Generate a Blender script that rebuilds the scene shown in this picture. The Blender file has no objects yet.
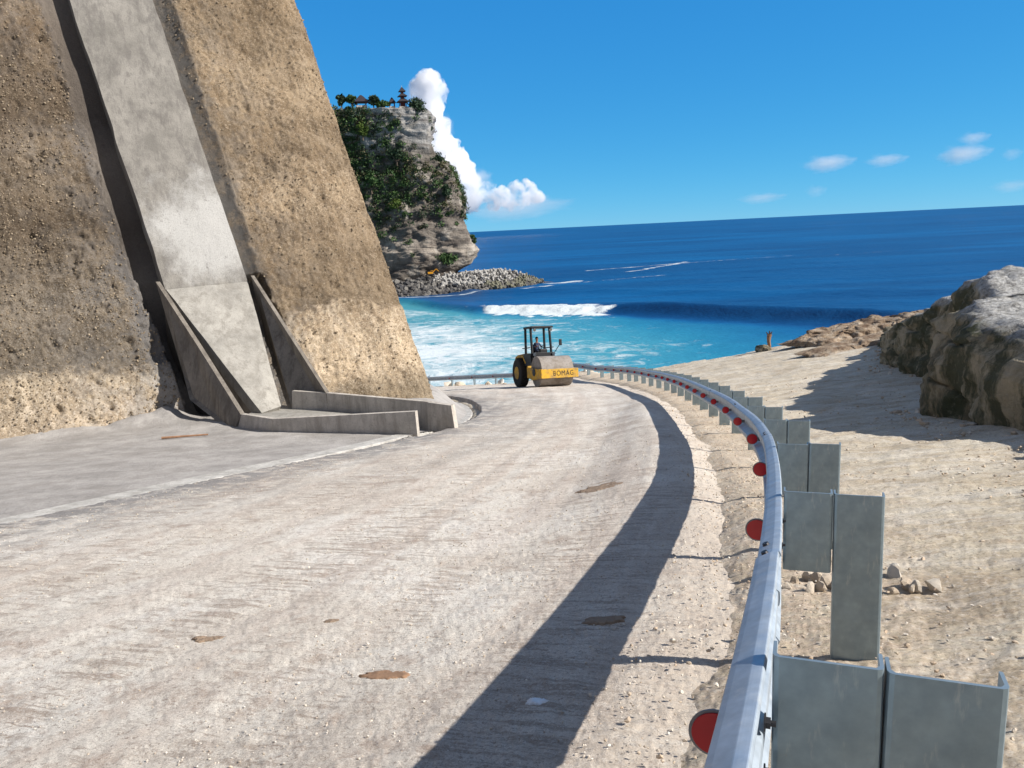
import bpy, bmesh, math, random
import numpy as np
from mathutils import Vector, Matrix
R = math.radians
random.seed(7)
rng = np.random.default_rng(11)
scene = bpy.context.scene
COL = scene.collection

# ------------------------------------------------------------------ camera, sky, sun, exposure
PITCH, ROLL, FPX = R(10.9), R(2.8), 800.0
FWD = np.array([0, math.cos(PITCH), -math.sin(PITCH)])
_up = np.array([0, math.sin(PITCH), math.cos(PITCH)]); _rt = np.array([1., 0, 0])
RT = _rt*math.cos(ROLL) - _up*math.sin(ROLL)
UP = _up*math.cos(ROLL) + _rt*math.sin(ROLL)
cam_d = bpy.data.cameras.new('camera'); cam = bpy.data.objects.new('camera', cam_d); COL.objects.link(cam)
cam_d.sensor_width = 36; cam_d.lens = FPX/1024*36; cam_d.clip_start = .05; cam_d.clip_end = 120000
cam.matrix_world = Matrix([[RT[i], UP[i], -FWD[i], 0] for i in range(3)] + [[0, 0, 0, 1]])
scene.camera = cam

SUN_EL, SUN_AZ = R(35.5), R(13)            # azimuth: degrees from +x towards -y
sdir = Vector((math.cos(SUN_AZ)*math.cos(SUN_EL), -math.sin(SUN_AZ)*math.cos(SUN_EL), math.sin(SUN_EL)))
world = bpy.data.worlds.new('World'); scene.world = world; world.use_nodes = True
wn = world.node_tree.nodes; wl = world.node_tree.links
sky = wn.new('ShaderNodeTexSky'); sky.sky_type = 'NISHITA'; sky.sun_disc = False
sky.sun_elevation = SUN_EL; sky.sun_rotation = math.atan2(sdir.x, sdir.y)
sky.air_density = .5; sky.dust_density = 0; sky.ozone_density = 10.0; sky.altitude = 20
sep = wn.new('ShaderNodeSeparateColor'); comb = wn.new('ShaderNodeCombineColor'); wl.new(sky.outputs[0], sep.inputs[0])
for i_, (gain, power) in enumerate(((.29, .95), (1.07, .50), (2.2, .25))):       # the camera's colour response to the sky, per channel
    pw = wn.new('ShaderNodeMath'); pw.operation = 'POWER'; wl.new(sep.outputs[i_], pw.inputs[0]); pw.inputs[1].default_value = power
    mu = wn.new('ShaderNodeMath'); mu.operation = 'MULTIPLY'; wl.new(pw.outputs[0], mu.inputs[0]); mu.inputs[1].default_value = gain; wl.new(mu.outputs[0], comb.inputs[i_])
tcw = wn.new('ShaderNodeTexCoord'); dt = wn.new('ShaderNodeVectorMath'); dt.operation = 'DOT_PRODUCT'; wl.new(tcw.outputs['Generated'], dt.inputs[0]); dt.inputs[1].default_value = (0, .98, -.19)
mr_ = wn.new('ShaderNodeMapRange'); mr_.interpolation_type = 'SMOOTHSTEP'; wl.new(dt.outputs['Value'], mr_.inputs[0]); mr_.inputs[1].default_value = .1; mr_.inputs[2].default_value = .74
mxw = wn.new('ShaderNodeMix'); mxw.data_type = 'RGBA'; wl.new(mr_.outputs[0], mxw.inputs[0]); mxw.inputs[6].default_value = (.85, 1.05, 1.5, 1)      # neutral fill added to the unseen sky, taking the blue out of shadows
wl.new(comb.outputs[0], mxw.inputs[7]); wl.new(mxw.outputs[2], wn['Background'].inputs['Color'])
wn['Background'].inputs['Strength'].default_value = .15
sun_d = bpy.data.lights.new('sun', 'SUN'); sun_d.energy = 4.7; sun_d.angle = R(.5); sun_d.color = (1, .945, .87)
sun = bpy.data.objects.new('sun', sun_d); COL.objects.link(sun)
sun.rotation_euler = sdir.to_track_quat('Z', 'Y').to_euler(); sun.location = (40, -10, 40)
scene.view_settings.view_transform = 'Standard'; scene.view_settings.look = 'None'
scene.view_settings.exposure = 0.66; scene.view_settings.gamma = 1
cy = scene.cycles
cy.use_denoising = True; cy.denoising_prefilter = 'ACCURATE'; cy.max_bounces = 24; cy.diffuse_bounces = 3; cy.glossy_bounces = 3; cy.transmission_bounces = 3; cy.volume_bounces = 24; cy.volume_step_rate = .3; cy.volume_max_steps = 512; cy.transparent_max_bounces = 8
cy.sample_clamp_indirect = 6

# ------------------------------------------------------------------ helpers
def tag(o, label=None, cat=None, group=None, kind=None):
    if label: o['label'] = label
    if cat: o['category'] = cat
    if group: o['group'] = group
    if kind: o['kind'] = kind
    return o
def link(name, me, mats=None, parent=None):
    o = bpy.data.objects.new(name, me); COL.objects.link(o)
    for m in (mats if isinstance(mats, (list, tuple)) else [mats] if mats else []): me.materials.append(m)
    if parent: o.parent = parent
    return o
def empty(name, loc=(0, 0, 0), rz=0):
    o = bpy.data.objects.new(name, None); COL.objects.link(o); o.location = loc; o.rotation_euler = (0, 0, rz)
    o.empty_display_size = .2; return o
def copy_tree(o, parent=None):
    c = o.copy(); COL.objects.link(c)
    if parent: c.parent = parent
    for ch in list(o.children): copy_tree(ch, c)
    return c
def npmesh(name, verts, faces, smooth=True):
    """verts (N,3), faces (M,k) numpy"""
    me = bpy.data.meshes.new(name); v = np.asarray(verts, np.float32); f = np.asarray(faces, np.int32); k = f.shape[1]
    me.vertices.add(len(v)); me.vertices.foreach_set('co', v.ravel())
    me.loops.add(f.size); me.loops.foreach_set('vertex_index', f.ravel())
    me.polygons.add(len(f)); me.polygons.foreach_set('loop_start', np.arange(len(f), dtype=np.int32)*k)
    me.polygons.foreach_set('use_smooth', np.full(len(f), smooth, bool))
    me.update(calc_edges=True); me.validate(); return me
def attr(me, name, vals):
    a = me.attributes.new(name, 'FLOAT', 'POINT'); a.data.foreach_set('value', np.asarray(vals, np.float32).ravel())
def gridfaces(r, c, mask=None, flip=False):
    i = np.arange(r*c).reshape(r, c)
    f = np.stack([i[:-1, :-1], i[:-1, 1:], i[1:, 1:], i[1:, :-1]], -1).reshape(-1, 4)
    if flip: f = f[:, ::-1]
    if mask is not None:
        m = mask.reshape(r, c); k = (m[:-1, :-1] | m[:-1, 1:] | m[1:, 1:] | m[1:, :-1]).ravel(); f = f[k]
    return f
def compact(v, f, *at):
    used = np.unique(f); mp = np.zeros(len(v), np.int64); mp[used] = np.arange(len(used))
    return (v[used], mp[f]) + tuple(a[used] for a in at)
def sm(a, b, x):
    t = np.clip((x-a)/(b-a), 0, 1); return t*t*(3-2*t)
def _h(ix, iy, iz, s):
    n = (ix*374761393 + iy*668265263 + iz*2147483647 + s*974711) & 0xffffffff
    n = ((n ^ (n >> 13))*1274126177) & 0xffffffff
    n = ((n ^ (n >> 16))*2246822519) & 0xffffffff
    return ((n ^ (n >> 15)) & 0xffff)/32767.5 - 1
def noise(x, y, z=0., s=0):
    x, y, z = np.broadcast_arrays(np.asarray(x, float), np.asarray(y, float), np.asarray(z, float))
    fx, fy, fz = np.floor(x), np.floor(y), np.floor(z); ix, iy, iz = fx.astype(np.int64), fy.astype(np.int64), fz.astype(np.int64)
    u, v, w = x-fx, y-fy, z-fz; u = u*u*u*(u*(u*6-15)+10); v = v*v*v*(v*(v*6-15)+10); w = w*w*w*(w*(w*6-15)+10)
    r = 0
    for a in (0, 1):
        for b in (0, 1):
            for c in (0, 1):
                r = r + _h(ix+a, iy+b, iz+c, s)*(u if a else 1-u)*(v if b else 1-v)*(w if c else 1-w)
    return r
def fbm(x, y, z=0., o=4, s=0, g=.5):
    r, a, t = 0, 1., 0
    for i in range(o):
        f = 2.03**i; r = r + a*noise(np.asarray(x)*f+i*7.3, np.asarray(y)*f-i*3.1, np.asarray(z)*f+i*1.7, s+i); t += a; a *= g
    return r/t
def at(px, py, y):                       # a surveyed sight line, cut at the depth y
    r = FWD + RT*(px-512)/FPX - UP*(py-384)/FPX
    return Vector(r*(y/r[1]))

def bm_obj(name, bm, m, parent=None, smooth=False, bevel=0):
    if bevel:
        bmesh.ops.bevel(bm, geom=[e for e in bm.edges if len(e.link_faces) == 2 and e.calc_face_angle(0) > .6], offset=bevel, segments=2, affect='EDGES', profile=.6)
    bmesh.ops.recalc_face_normals(bm, faces=bm.faces)
    me = bpy.data.meshes.new(name); bm.to_mesh(me); bm.free()
    if smooth: me.polygons.foreach_set('use_smooth', [True]*len(me.polygons))
    return link(name, me, m, parent)
def box(bm, c, d, rot=None):
    m = Matrix.Translation(c) @ (rot or Matrix.Identity(4)) @ Matrix.Diagonal((*d, 1))
    bmesh.ops.create_cube(bm, size=1, matrix=m); return bm
def cyl(bm, p, q, r, r2=None, seg=12, caps=True):
    p, q = Vector(p), Vector(q); d = q-p
    m = Matrix.Translation((p+q)/2) @ d.to_track_quat('Z', 'Y').to_matrix().to_4x4()
    bmesh.ops.create_cone(bm, cap_ends=caps, segments=seg, radius1=r, radius2=r if r2 is None else r2, depth=d.length, matrix=m); return bm
def prism(bm, pts, off):
    """polygon pts extruded by vector off"""
    a = [bm.verts.new(p) for p in pts]; b = [bm.verts.new(Vector(p)+Vector(off)) for p in pts]
    bm.faces.new(a); bm.faces.new(b[::-1]); n = len(a)
    for i in range(n): bm.faces.new((a[i], b[i], b[(i+1) % n], a[(i+1) % n]))
    return bm

# ------------------------------------------------------------------ materials
class NT:
    def __init__(s, name):
        s.m = bpy.data.materials.new(name); s.m.use_nodes = True; s.t = s.m.node_tree; s.n = s.t.nodes
        s.b = s.n['Principled BSDF']; s.tc = s.n.new('ShaderNodeTexCoord').outputs['Object']
    def l(s, a, b): s.t.links.new(a, b)
    def val(s, sock, v):
        if hasattr(v, 'is_linked') or isinstance(v, bpy.types.NodeSocket): s.l(v, sock)
        else: sock.default_value = v
    def map(s, scale, vec=None):
        n = s.n.new('ShaderNodeMapping'); s.l(vec or s.tc, n.inputs[0]); n.inputs['Scale'].default_value = scale; return n.outputs[0]
    def noise(s, sc, det=5, rough=.55, vec=None, stretch=None, dist=0):
        n = s.n.new('ShaderNodeTexNoise'); v = vec or s.tc
        if stretch: v = s.map(stretch, v)
        s.l(v, n.inputs['Vector']); n.inputs['Scale'].default_value = sc; n.inputs['Detail'].default_value = det
        n.inputs['Roughness'].default_value = rough; n.inputs['Distortion'].default_value = dist; return n.outputs[0]
    def vor(s, sc, vec=None, feature='F1', rand=1):
        n = s.n.new('ShaderNodeTexVoronoi'); n.feature = feature; s.l(vec or s.tc, n.inputs['Vector']); n.inputs['Scale'].default_value = sc
        n.inputs['Randomness'].default_value = rand; return n.outputs['Distance']
    def ramp(s, fac, stops):
        n = s.n.new('ShaderNodeValToRGB'); s.l(fac, n.inputs[0]); e = n.color_ramp.elements
        while len(e) < len(stops): e.new(.5)
        for k, (p, c) in zip(e, stops): k.position = p; k.color = (*c, 1) if hasattr(c, '__len__') else (c, c, c, 1)
        return n.outputs[0]
    def mix(s, fac, a, b, mode='MIX'):
        n = s.n.new('ShaderNodeMix'); n.data_type = 'RGBA'; n.blend_type = mode
        s.val(n.inputs[0], fac)
        for k, v in ((6, a), (7, b)):
            s.val(n.inputs[k], v if isinstance(v, bpy.types.NodeSocket) else (*v, 1))
        return n.outputs[2]
    def math(s, op, a, b=0.):
        n = s.n.new('ShaderNodeMath'); n.operation = op; s.val(n.inputs[0], a); s.val(n.inputs[1], b); return n.outputs[0]
    def attr(s, name):
        n = s.n.new('ShaderNodeAttribute'); n.attribute_name = name; return n.outputs['Fac']
    def bump(s, h, strength=.5, dist=.02, prev=None):
        n = s.n.new('ShaderNodeBump'); s.l(h, n.inputs['Height']); n.inputs['Strength'].default_value = strength; n.inputs['Distance'].default_value = dist
        if prev: s.l(prev, n.inputs['Normal'])
        return n.outputs[0]
    def done(s, col=None, rough=.8, metal=0., nrm=None, spec=.3):
        if col is not None: s.val(s.b.inputs['Base Color'], col if isinstance(col, bpy.types.NodeSocket) else (*col, 1))
        s.val(s.b.inputs['Roughness'], rough); s.val(s.b.inputs['Metallic'], metal); s.b.inputs['Specular IOR Level'].default_value = spec
        if nrm: s.l(nrm, s.b.inputs['Normal'])
        return s.m
def simple(name, c, rough=.6, metal=0., var=.18, sc=6., bump=.15, bd=.01, spec=.3):
    t = NT(name); n = t.noise(sc, 6, .6)
    col = t.ramp(n, [(.25, [x*(1-var) for x in c]), (.75, [min(1, x*(1+var)) for x in c])])
    return t.done(col, rough, metal, t.bump(t.noise(sc*5, 5), bump, bd), spec)

def m_road():
    t = NT('limestone_road'); lat = t.attr('lat'); al = t.attr('along'); grey = t.attr('grey'); verge = t.attr('verge')
    cx = t.n.new('ShaderNodeCombineXYZ'); t.l(lat, cx.inputs[0]); t.l(al, cx.inputs[1]); uv = cx.outputs[0]
    col = t.ramp(t.noise(.5, 6, .65), [(.38, (.56, .50, .43)), (.47, (.66, .605, .525)), (.53, (.72, .68, .605)), (.6, (.77, .735, .67))])
    trk = t.noise(1.0, 5, .65, uv, (1.5, .10, 1), .4)
    col = t.mix(t.ramp(trk, [(.50, 0), (.60, .6)]), col, (.56, .475, .405))
    trk2 = t.noise(1.0, 5, .7, uv, (2.6, .18, 1), .6)
    col = t.mix(t.ramp(trk2, [(.50, 0), (.62, .75)]), col, (.73, .68, .60))
    cleat = t.noise(1.0, 4, .7, uv, (1.6, 15, 1), .6)
    cl_m = t.math('MULTIPLY', t.ramp(cleat, [(.50, 0), (.57, .95)]), t.ramp(t.noise(.8, 4, .6, uv, (1.6, .35, 1)), [(.45, 0), (.54, 1)]))
    col = t.mix(cl_m, col, (.38, .32, .265))
    col = t.mix(t.ramp(t.noise(1.9, 6, .75), [(.55, 0), (.63, .65)]), col, (.36, .28, .225))
    col = t.mix(t.ramp(t.noise(8, 6, .8), [(.53, 0.), (.61, .6)]), col, (.42, .345, .285))
    col = t.mix(t.ramp(t.noise(70, 4, .75), [(.53, 0.), (.62, .6)]), col, (.80, .75, .68))
    col = t.mix(t.ramp(t.noise(42, 6, .8), [(.555, 0.), (.61, .85)]), col, (.27, .215, .175))
    col = t.mix(t.ramp(t.noise(260, 2, .7), [(.55, 0.), (.66, .7)]), col, (.25, .2, .17))
    col = t.mix(t.ramp(t.noise(4.2, 7, .8, None, (1, 1, 1), .4), [(.56, 0.), (.63, .55)]), col, (.40, .31, .25))
    col = t.mix(t.ramp(t.noise(120, 3, .8), [(.56, 0.), (.63, .75)]), col, (.24, .195, .165))
    gm = t.math('MULTIPLY', grey, t.ramp(t.noise(2.6, 6, .7), [(.42, .3), (.52, .95)]))
    col = t.mix(gm, col, (.19, .185, .185))
    col = t.mix(t.ramp(t.noise(50, 5, .8), [(.54, 0.), (.62, .5)]), col, (.62, .58, .52))
    col = t.mix(t.math('MULTIPLY', verge, t.ramp(t.noise(26, 5, .75), [(.42, .1), (.56, .8)])), col, (.64, .55, .45))
    b = t.bump(t.noise(70, 7, .85), .9, .010); b = t.bump(t.noise(14, 7, .75), .45, .02, b); b = t.bump(cleat, .25, .01, b)
    return t.done(col, .92, 0, b, .15)
def m_dirt():
    t = NT('tan_dirt'); verge = t.attr('verge')
    n = t.noise(.9, 7, .7, None, (.7, 1.6, 1), .8)
    col = t.ramp(n, [(.36, (.45, .37, .27)), (.46, (.55, .47, .35)), (.54, (.62, .55, .43)), (.64, (.70, .645, .54))])
    col = t.mix(t.ramp(t.noise(3.5, 7, .75, None, (.8, 2.4, 1), .5), [(.53, 0), (.63, .65)]), col, (.38, .285, .205))
    col = t.mix(t.ramp(t.noise(1.8, 6, .7, None, (.8, 2, 1), .5), [(.50, 0), (.60, .7)]), col, (.66, .605, .52))
    col = t.mix(t.math('MULTIPLY', verge, t.ramp(t.noise(14, 6, .75), [(.40, 0), (.56, .85)])), col, (.60, .475, .365))
    col = t.mix(t.ramp(t.noise(40, 6, .8), [(.53, 0), (.61, .8)]), col, (.26, .2, .14))
    col = t.mix(t.ramp(t.noise(28, 5, .75), [(.54, 0), (.63, .7)]), col, (.70, .64, .55))
    b = t.bump(t.noise(34, 7, .8), .8, .014); b = t.bump(t.noise(6, 7, .7, None, (.7, 2.6, 1), .5), .8, .05, b)
    return t.done(col, .95, 0, b, .1)
def m_dirtpile():
    t = NT('crumbly_earth'); col = t.ramp(t.noise(1.6, 7, .75), [(.38, (.17, .115, .08)), (.5, (.31, .235, .165)), (.62, (.47, .40, .32))])
    col = t.mix(t.ramp(t.noise(9, 6, .8), [(.53, 0), (.61, .7)]), col, (.16, .11, .08))
    return t.done(col, .95, 0, t.bump(t.noise(7, 7, .75), 1., .1), .1)
def m_conc(name, c, stain=(.2, .19, .18), sc=1., streak=(3, 3, .35), pale=None):
    t = NT(name); n = t.noise(.9*sc, 7, .72)
    col = t.ramp(n, [(.36, [x*.74 for x in c]), (.5, c), (.64, [min(.9, x*1.2) for x in c])])
    col = t.mix(t.ramp(t.noise(1.4*sc, 6, .7, None, streak, .3), [(.47, 0), (.62, .75)]), col, stain)
    if pale:                                     # lime bloom round one spot on the slab
        d = t.n.new('ShaderNodeVectorMath'); d.operation = 'DISTANCE'; t.l(t.tc, d.inputs[0]); d.inputs[1].default_value = pale[0]
        k = t.math('SUBTRACT', 1., t.math('DIVIDE', d.outputs['Value'], pale[2])); k = t.math('ADD', k, t.math('MULTIPLY', t.math('SUBTRACT', t.noise(1.1, 6, .7), .5), 1.6))
        col = t.mix(t.ramp(k, [(.0, 0), (.55, .9)]), col, pale[1])
    col = t.mix(t.ramp(t.noise(30*sc, 6, .8), [(.54, 0), (.62, .55)]), col, [x*.5 for x in c])
    col = t.mix(t.ramp(t.noise(3.2*sc, 6, .8), [(.60, 0), (.66, .6)]), col, [x*.5 for x in c])
    b = t.bump(t.noise(24*sc, 7, .78), .8, .016); b = t.bump(t.noise(4*sc, 6, .7), .5, .04, b)
    return t.done(col, .88, 0, b, .2)
def m_cliff():
    t = NT('cut_limestone_cliff'); hh = t.attr('hh'); ss = t.attr('ss')
    cx = t.n.new('ShaderNodeCombineXYZ'); t.l(ss, cx.inputs[0]); t.l(hh, cx.inputs[1]); uv = cx.outputs[0]
    warp = t.noise(.5, 5, .6)
    hv = t.math('ADD', t.math('ADD', hh, t.math('MULTIPLY', t.noise(3.2, 6, .7), 1.2)), t.math('MULTIPLY', warp, 1.4))
    m = t.n.new('ShaderNodeMapRange'); t.l(hv, m.inputs[0]); m.inputs[1].default_value = 0; m.inputs[2].default_value = 16; band = m.outputs[0]
    right = t.ramp(band, [(.03, (.50, .50, .48)), (.10, (.52, .52, .50)), (.14, (.92, .92, .90)), (.245, (.86, .86, .84)), (.27, (.40, .385, .36)), (.40, (.47, .45, .42)), (.5, (.66, .64, .60)), (.56, (.42, .40, .37)), (.72, (.60, .58, .54)), (.84, (.41, .39, .36)), (.95, (.58, .55, .50))])
    left = t.ramp(band, [(.09, (.86, .88, .90)), (.155, (.82, .85, .87)), (.185, (.32, .34, .37)), (.3, (.40, .42, .45)), (.42, (.25, .245, .245)), (.55, (.42, .42, .425)), (.62, (.24, .23, .225)), (.78, (.35, .335, .325)), (.9, (.46, .45, .44))])
    sl = t.math('SUBTRACT', 7.6, ss)
    k = t.math('MULTIPLY', sl, 2.0); n2 = t.n.new('ShaderNodeClamp'); t.l(k, n2.inputs[0]); bandc = t.mix(n2.outputs[0], right, left); col = t.ramp(t.noise(.9, 6, .7), [(.4, (.36, .28, .19)), (.5, (.45, .36, .25)), (.6, (.52, .425, .305))])
    col = t.mix(t.ramp(t.noise(1.1, 7, .75), [(.46, 0), (.56, .65)]), col, (.20, .155, .105))
    scr = t.noise(1., 6, .7, uv, (9, .45, 1))
    col = t.mix(t.ramp(scr, [(.52, 0), (.62, .4)]), col, (.58, .48, .35))
    col = t.mix(t.ramp(t.noise(2.2, 7, .75), [(.52, 0), (.60, .65)]), col, (.62, .52, .39))
    col = t.mix(t.ramp(t.noise(9, 7, .8), [(.52, 0), (.60, .65)]), col, (.15, .115, .08))
    col = t.mix(t.ramp(t.noise(19, 6, .8), [(.53, 0), (.61, .85)]), col, (.66, .58, .46))
    col = t.mix(t.ramp(t.noise(27, 6, .8), [(.54, 0), (.63, .65)]), col, (.15, .115, .085))
    # dried grey shotcrete splashed over the foot and beside the chute
    d = t.n.new('ShaderNodeMath'); d.operation = 'ABSOLUTE'; t.l(t.math('SUBTRACT', ss, 5.6), d.inputs[0])
    near = t.n.new('ShaderNodeMapRange'); t.l(d.outputs[0], near.inputs[0]); near.inputs[1].default_value = 1.75; near.inputs[2].default_value = 4.6; near.inputs[3].default_value = 1; near.inputs[4].default_value = 0
    tr_ = t.n.new('ShaderNodeMapRange'); t.l(d.outputs[0], tr_.inputs[0]); tr_.inputs[1].default_value = 1.55; tr_.inputs[2].default_value = 1.75; tr_.inputs[3].default_value = 1; tr_.inputs[4].default_value = 0
    g = t.math('ADD', tr_.outputs[0], t.math('MULTIPLY', near.outputs[0], t.ramp(t.noise(1.3, 7, .75), [(.47, 0), (.58, .8)])))
    g2_ = t.n.new('ShaderNodeClamp'); t.l(g, g2_.inputs[0]); col = t.mix(t.math('MULTIPLY', g2_.outputs[0], .75), col, (.36, .34, .31))
    col = t.mix(1., col, bandc, 'MULTIPLY'); col = t.mix(1., col, (1.28, 1.25, 1.26), 'MULTIPLY')
    b = t.bump(scr, .25, .04); b = t.bump(t.noise(24, 8, .85), .9, .04, b); b = t.bump(t.noise(5, 8, .8), .7, .08, b)
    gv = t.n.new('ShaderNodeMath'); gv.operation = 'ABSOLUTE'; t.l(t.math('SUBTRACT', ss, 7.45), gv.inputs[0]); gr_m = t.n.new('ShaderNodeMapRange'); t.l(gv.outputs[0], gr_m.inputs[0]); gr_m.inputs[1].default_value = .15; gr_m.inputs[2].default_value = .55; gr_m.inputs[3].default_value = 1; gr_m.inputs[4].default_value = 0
    col = t.mix(t.math('MULTIPLY', gr_m.outputs[0], t.ramp(t.noise(2.2, 6, .7), [(.38, .35), (.55, .95)])), col, (.115, .11, .105))  # dark band painted along the groove, standing in for its soft shade
    return t.done(col, .95, 0, b, .1)
def m_metal(name, c=(.50, .53, .56), rough=.42, metal=.75):
    t = NT(name); n = t.noise(9, 5, .65); v = t.vor(34)
    col = t.ramp(n, [(.3, [x*.76 for x in c]), (.55, c), (.75, [x*1.15 for x in c])])
    col = t.mix(t.ramp(v, [(.2, .0), (.6, .22)]), col, [x*.7 for x in c])
    col = t.mix(t.ramp(t.noise(4, 6, .7, None, (3, 3, .6)), [(.57, 0), (.72, .6)]), col, (.62, .62, .6))
    col = t.mix(t.ramp(t.noise(23, 6, .75), [(.64, 0), (.7, .5)]), col, (.3, .28, .25))
    r = t.ramp(t.noise(14, 5), [(.3, rough-.1), (.7, rough+.14)])
    return t.done(col, r, metal, t.bump(t.noise(6, 4), .12, .01), .5)
def m_sea():
    t = NT('sea_water'); sh = t.attr('shore'); fo = t.attr('foam'); df = t.attr('deep')
    col = t.mix(t.ramp(t.noise(.02, 4, .6, None, (.35, 1.6, 1)), [(.42, 0), (.58, 1)]), (.0005, .048, .155), (.001, .082, .235))
    col = t.mix(t.ramp(t.noise(.0035, 4, .6, None, (.3, 1.4, 1)), [(.45, 0), (.56, .5)]), col, (.0006, .036, .125))
    tq = t.ramp(sh, [(0., (.002, .06, .21)), (.35, (.005, .11, .265)), (.7, (.02, .20, .32)), (1., (.06, .29, .37))])
    col = t.mix(t.ramp(sh, [(0., 0), (.3, 1)]), col, tq)
    f1 = t.noise(.22, 8, .68, None, (.8, .9, 1), 1.6); f2 = t.noise(.06, 5, .6, None, (.5, 1.3, 1), .8)
    ff = t.math('ADD', t.math('MULTIPLY', f1, .65), t.math('MULTIPLY', f2, .35))
    th = t.math('SUBTRACT', t.math('ADD', ff, t.math('MULTIPLY', fo, .62)), .80)
    n = t.n.new('ShaderNodeMapRange'); t.l(th, n.inputs[0]); n.inputs[1].default_value = 0; n.inputs[2].default_value = .20; foam = n.outputs[0]
    col = t.mix(foam, col, (.60, .66, .68))
    r = t.mix(foam, (.42,)*3, (.9,)*3)
    b = t.bump(t.noise(.09, 6, .65, None, (.6, 1.5, 1)), .55, 1.2); b = t.bump(t.noise(.6, 5, .65, None, (.6, 1.4, 1)), .55, .28, b)
    b = t.bump(foam, .5, .25, b); b = t.bump(t.noise(.9, 6, .7), .4, .5, b)
    s = t.done(col, r, 0, b, .32); return s
def m_headland():
    t = NT('headland_rock'); hh = t.attr('hh')
    w = t.noise(.06, 5, .6); hv = t.math('ADD', hh, t.math('MULTIPLY', t.math('SUBTRACT', w, .5), 22))
    m = t.n.new('ShaderNodeMapRange'); t.l(hv, m.inputs[0]); m.inputs[1].default_value = 0; m.inputs[2].default_value = 70
    col = t.ramp(m.outputs[0], [(.0, (.32, .28, .24)), (.08, (.2, .175, .15)), (.2, (.34, .30, .255)), (.3, (.17, .15, .13)), (.42, (.2, .175, .15)), (.66, (.16, .145, .125)), (.74, (.31, .305, .295)), (1., (.38, .375, .365))])
    st = t.noise(.5, 5, .65, None, (.12, .12, 1.), .3)
    col = t.mix(t.ramp(st, [(.35, .75), (.52, 0)]), col, (.075, .062, .055))
    col = t.mix(t.ramp(t.noise(.13, 5, .65), [(.53, 0), (.63, .75)]), col, (.45, .415, .365))
    col = t.mix(t.ramp(t.noise(.4, 5, .7, None, (1, 1, .3)), [(.5, 0), (.66, .6)]), col, (.085, .075, .06))
    b = t.bump(t.noise(.5, 7, .7), 1., 1.2); b = t.bump(st, .7, 1.5, b)
    return t.done(col, .95, 0, b, .1)
def m_outcrop():
    t = NT('outcrop_rock')
    geo = t.n.new('ShaderNodeNewGeometry'); sp = t.n.new('ShaderNodeSeparateXYZ'); t.l(geo.outputs['True Normal'], sp.inputs[0])
    n = t.noise(.9, 6, .65)
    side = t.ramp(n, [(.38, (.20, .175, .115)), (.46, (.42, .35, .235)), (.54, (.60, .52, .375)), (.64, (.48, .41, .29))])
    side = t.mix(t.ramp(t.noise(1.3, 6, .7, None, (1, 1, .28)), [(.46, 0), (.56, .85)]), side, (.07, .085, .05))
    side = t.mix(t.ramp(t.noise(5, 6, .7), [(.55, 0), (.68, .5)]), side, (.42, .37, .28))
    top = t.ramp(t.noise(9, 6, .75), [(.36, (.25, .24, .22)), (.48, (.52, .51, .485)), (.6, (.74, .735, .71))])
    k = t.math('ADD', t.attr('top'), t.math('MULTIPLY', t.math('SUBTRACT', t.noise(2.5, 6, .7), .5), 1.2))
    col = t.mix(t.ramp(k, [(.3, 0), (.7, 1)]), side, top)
    b = t.bump(t.noise(8, 7, .75), 1., .08); b = t.bump(t.noise(2, 6, .65), .8, .2, b)
    return t.done(col, .95, 0, b, .1)
def m_dirty(name, c, grime):
    t = NT(name); col = t.mix(t.ramp(t.noise(1.6, 6, .75), [(.46, 0), (.6, .75)]), c, grime)
    col = t.mix(t.ramp(t.noise(9, 6, .8), [(.54, 0), (.64, .7)]), col, [x*.6 for x in grime])
    return t.done(col, .65, 0, t.bump(t.noise(8, 5), .3, .01), .25)
def m_leaf(name, a, b_):
    t = NT(name); oi = t.n.new('ShaderNodeObjectInfo')
    geo = t.n.new('ShaderNodeNewGeometry')
    col = t.mix(geo.outputs['Random Per Island'], a, b_)
    return t.done(col, .7, 0, None, .2)
def m_stone(name, a, b_, c_):
    t = NT(name); geo = t.n.new('ShaderNodeNewGeometry'); oi = t.n.new('ShaderNodeObjectInfo')
    k = t.math('FRACT', t.math('ADD', geo.outputs['Random Per Island'], oi.outputs['Random']))
    col = t.ramp(k, [(0, a), (.5, b_), (.85, c_)])
    col = t.mix(t.ramp(t.noise(20, 5, .7), [(.45, 0), (.7, .5)]), col, [x*.6 for x in b_])
    return t.done(col, .95, 0, t.bump(t.noise(30, 5, .7), .8, .01), .1)

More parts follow.
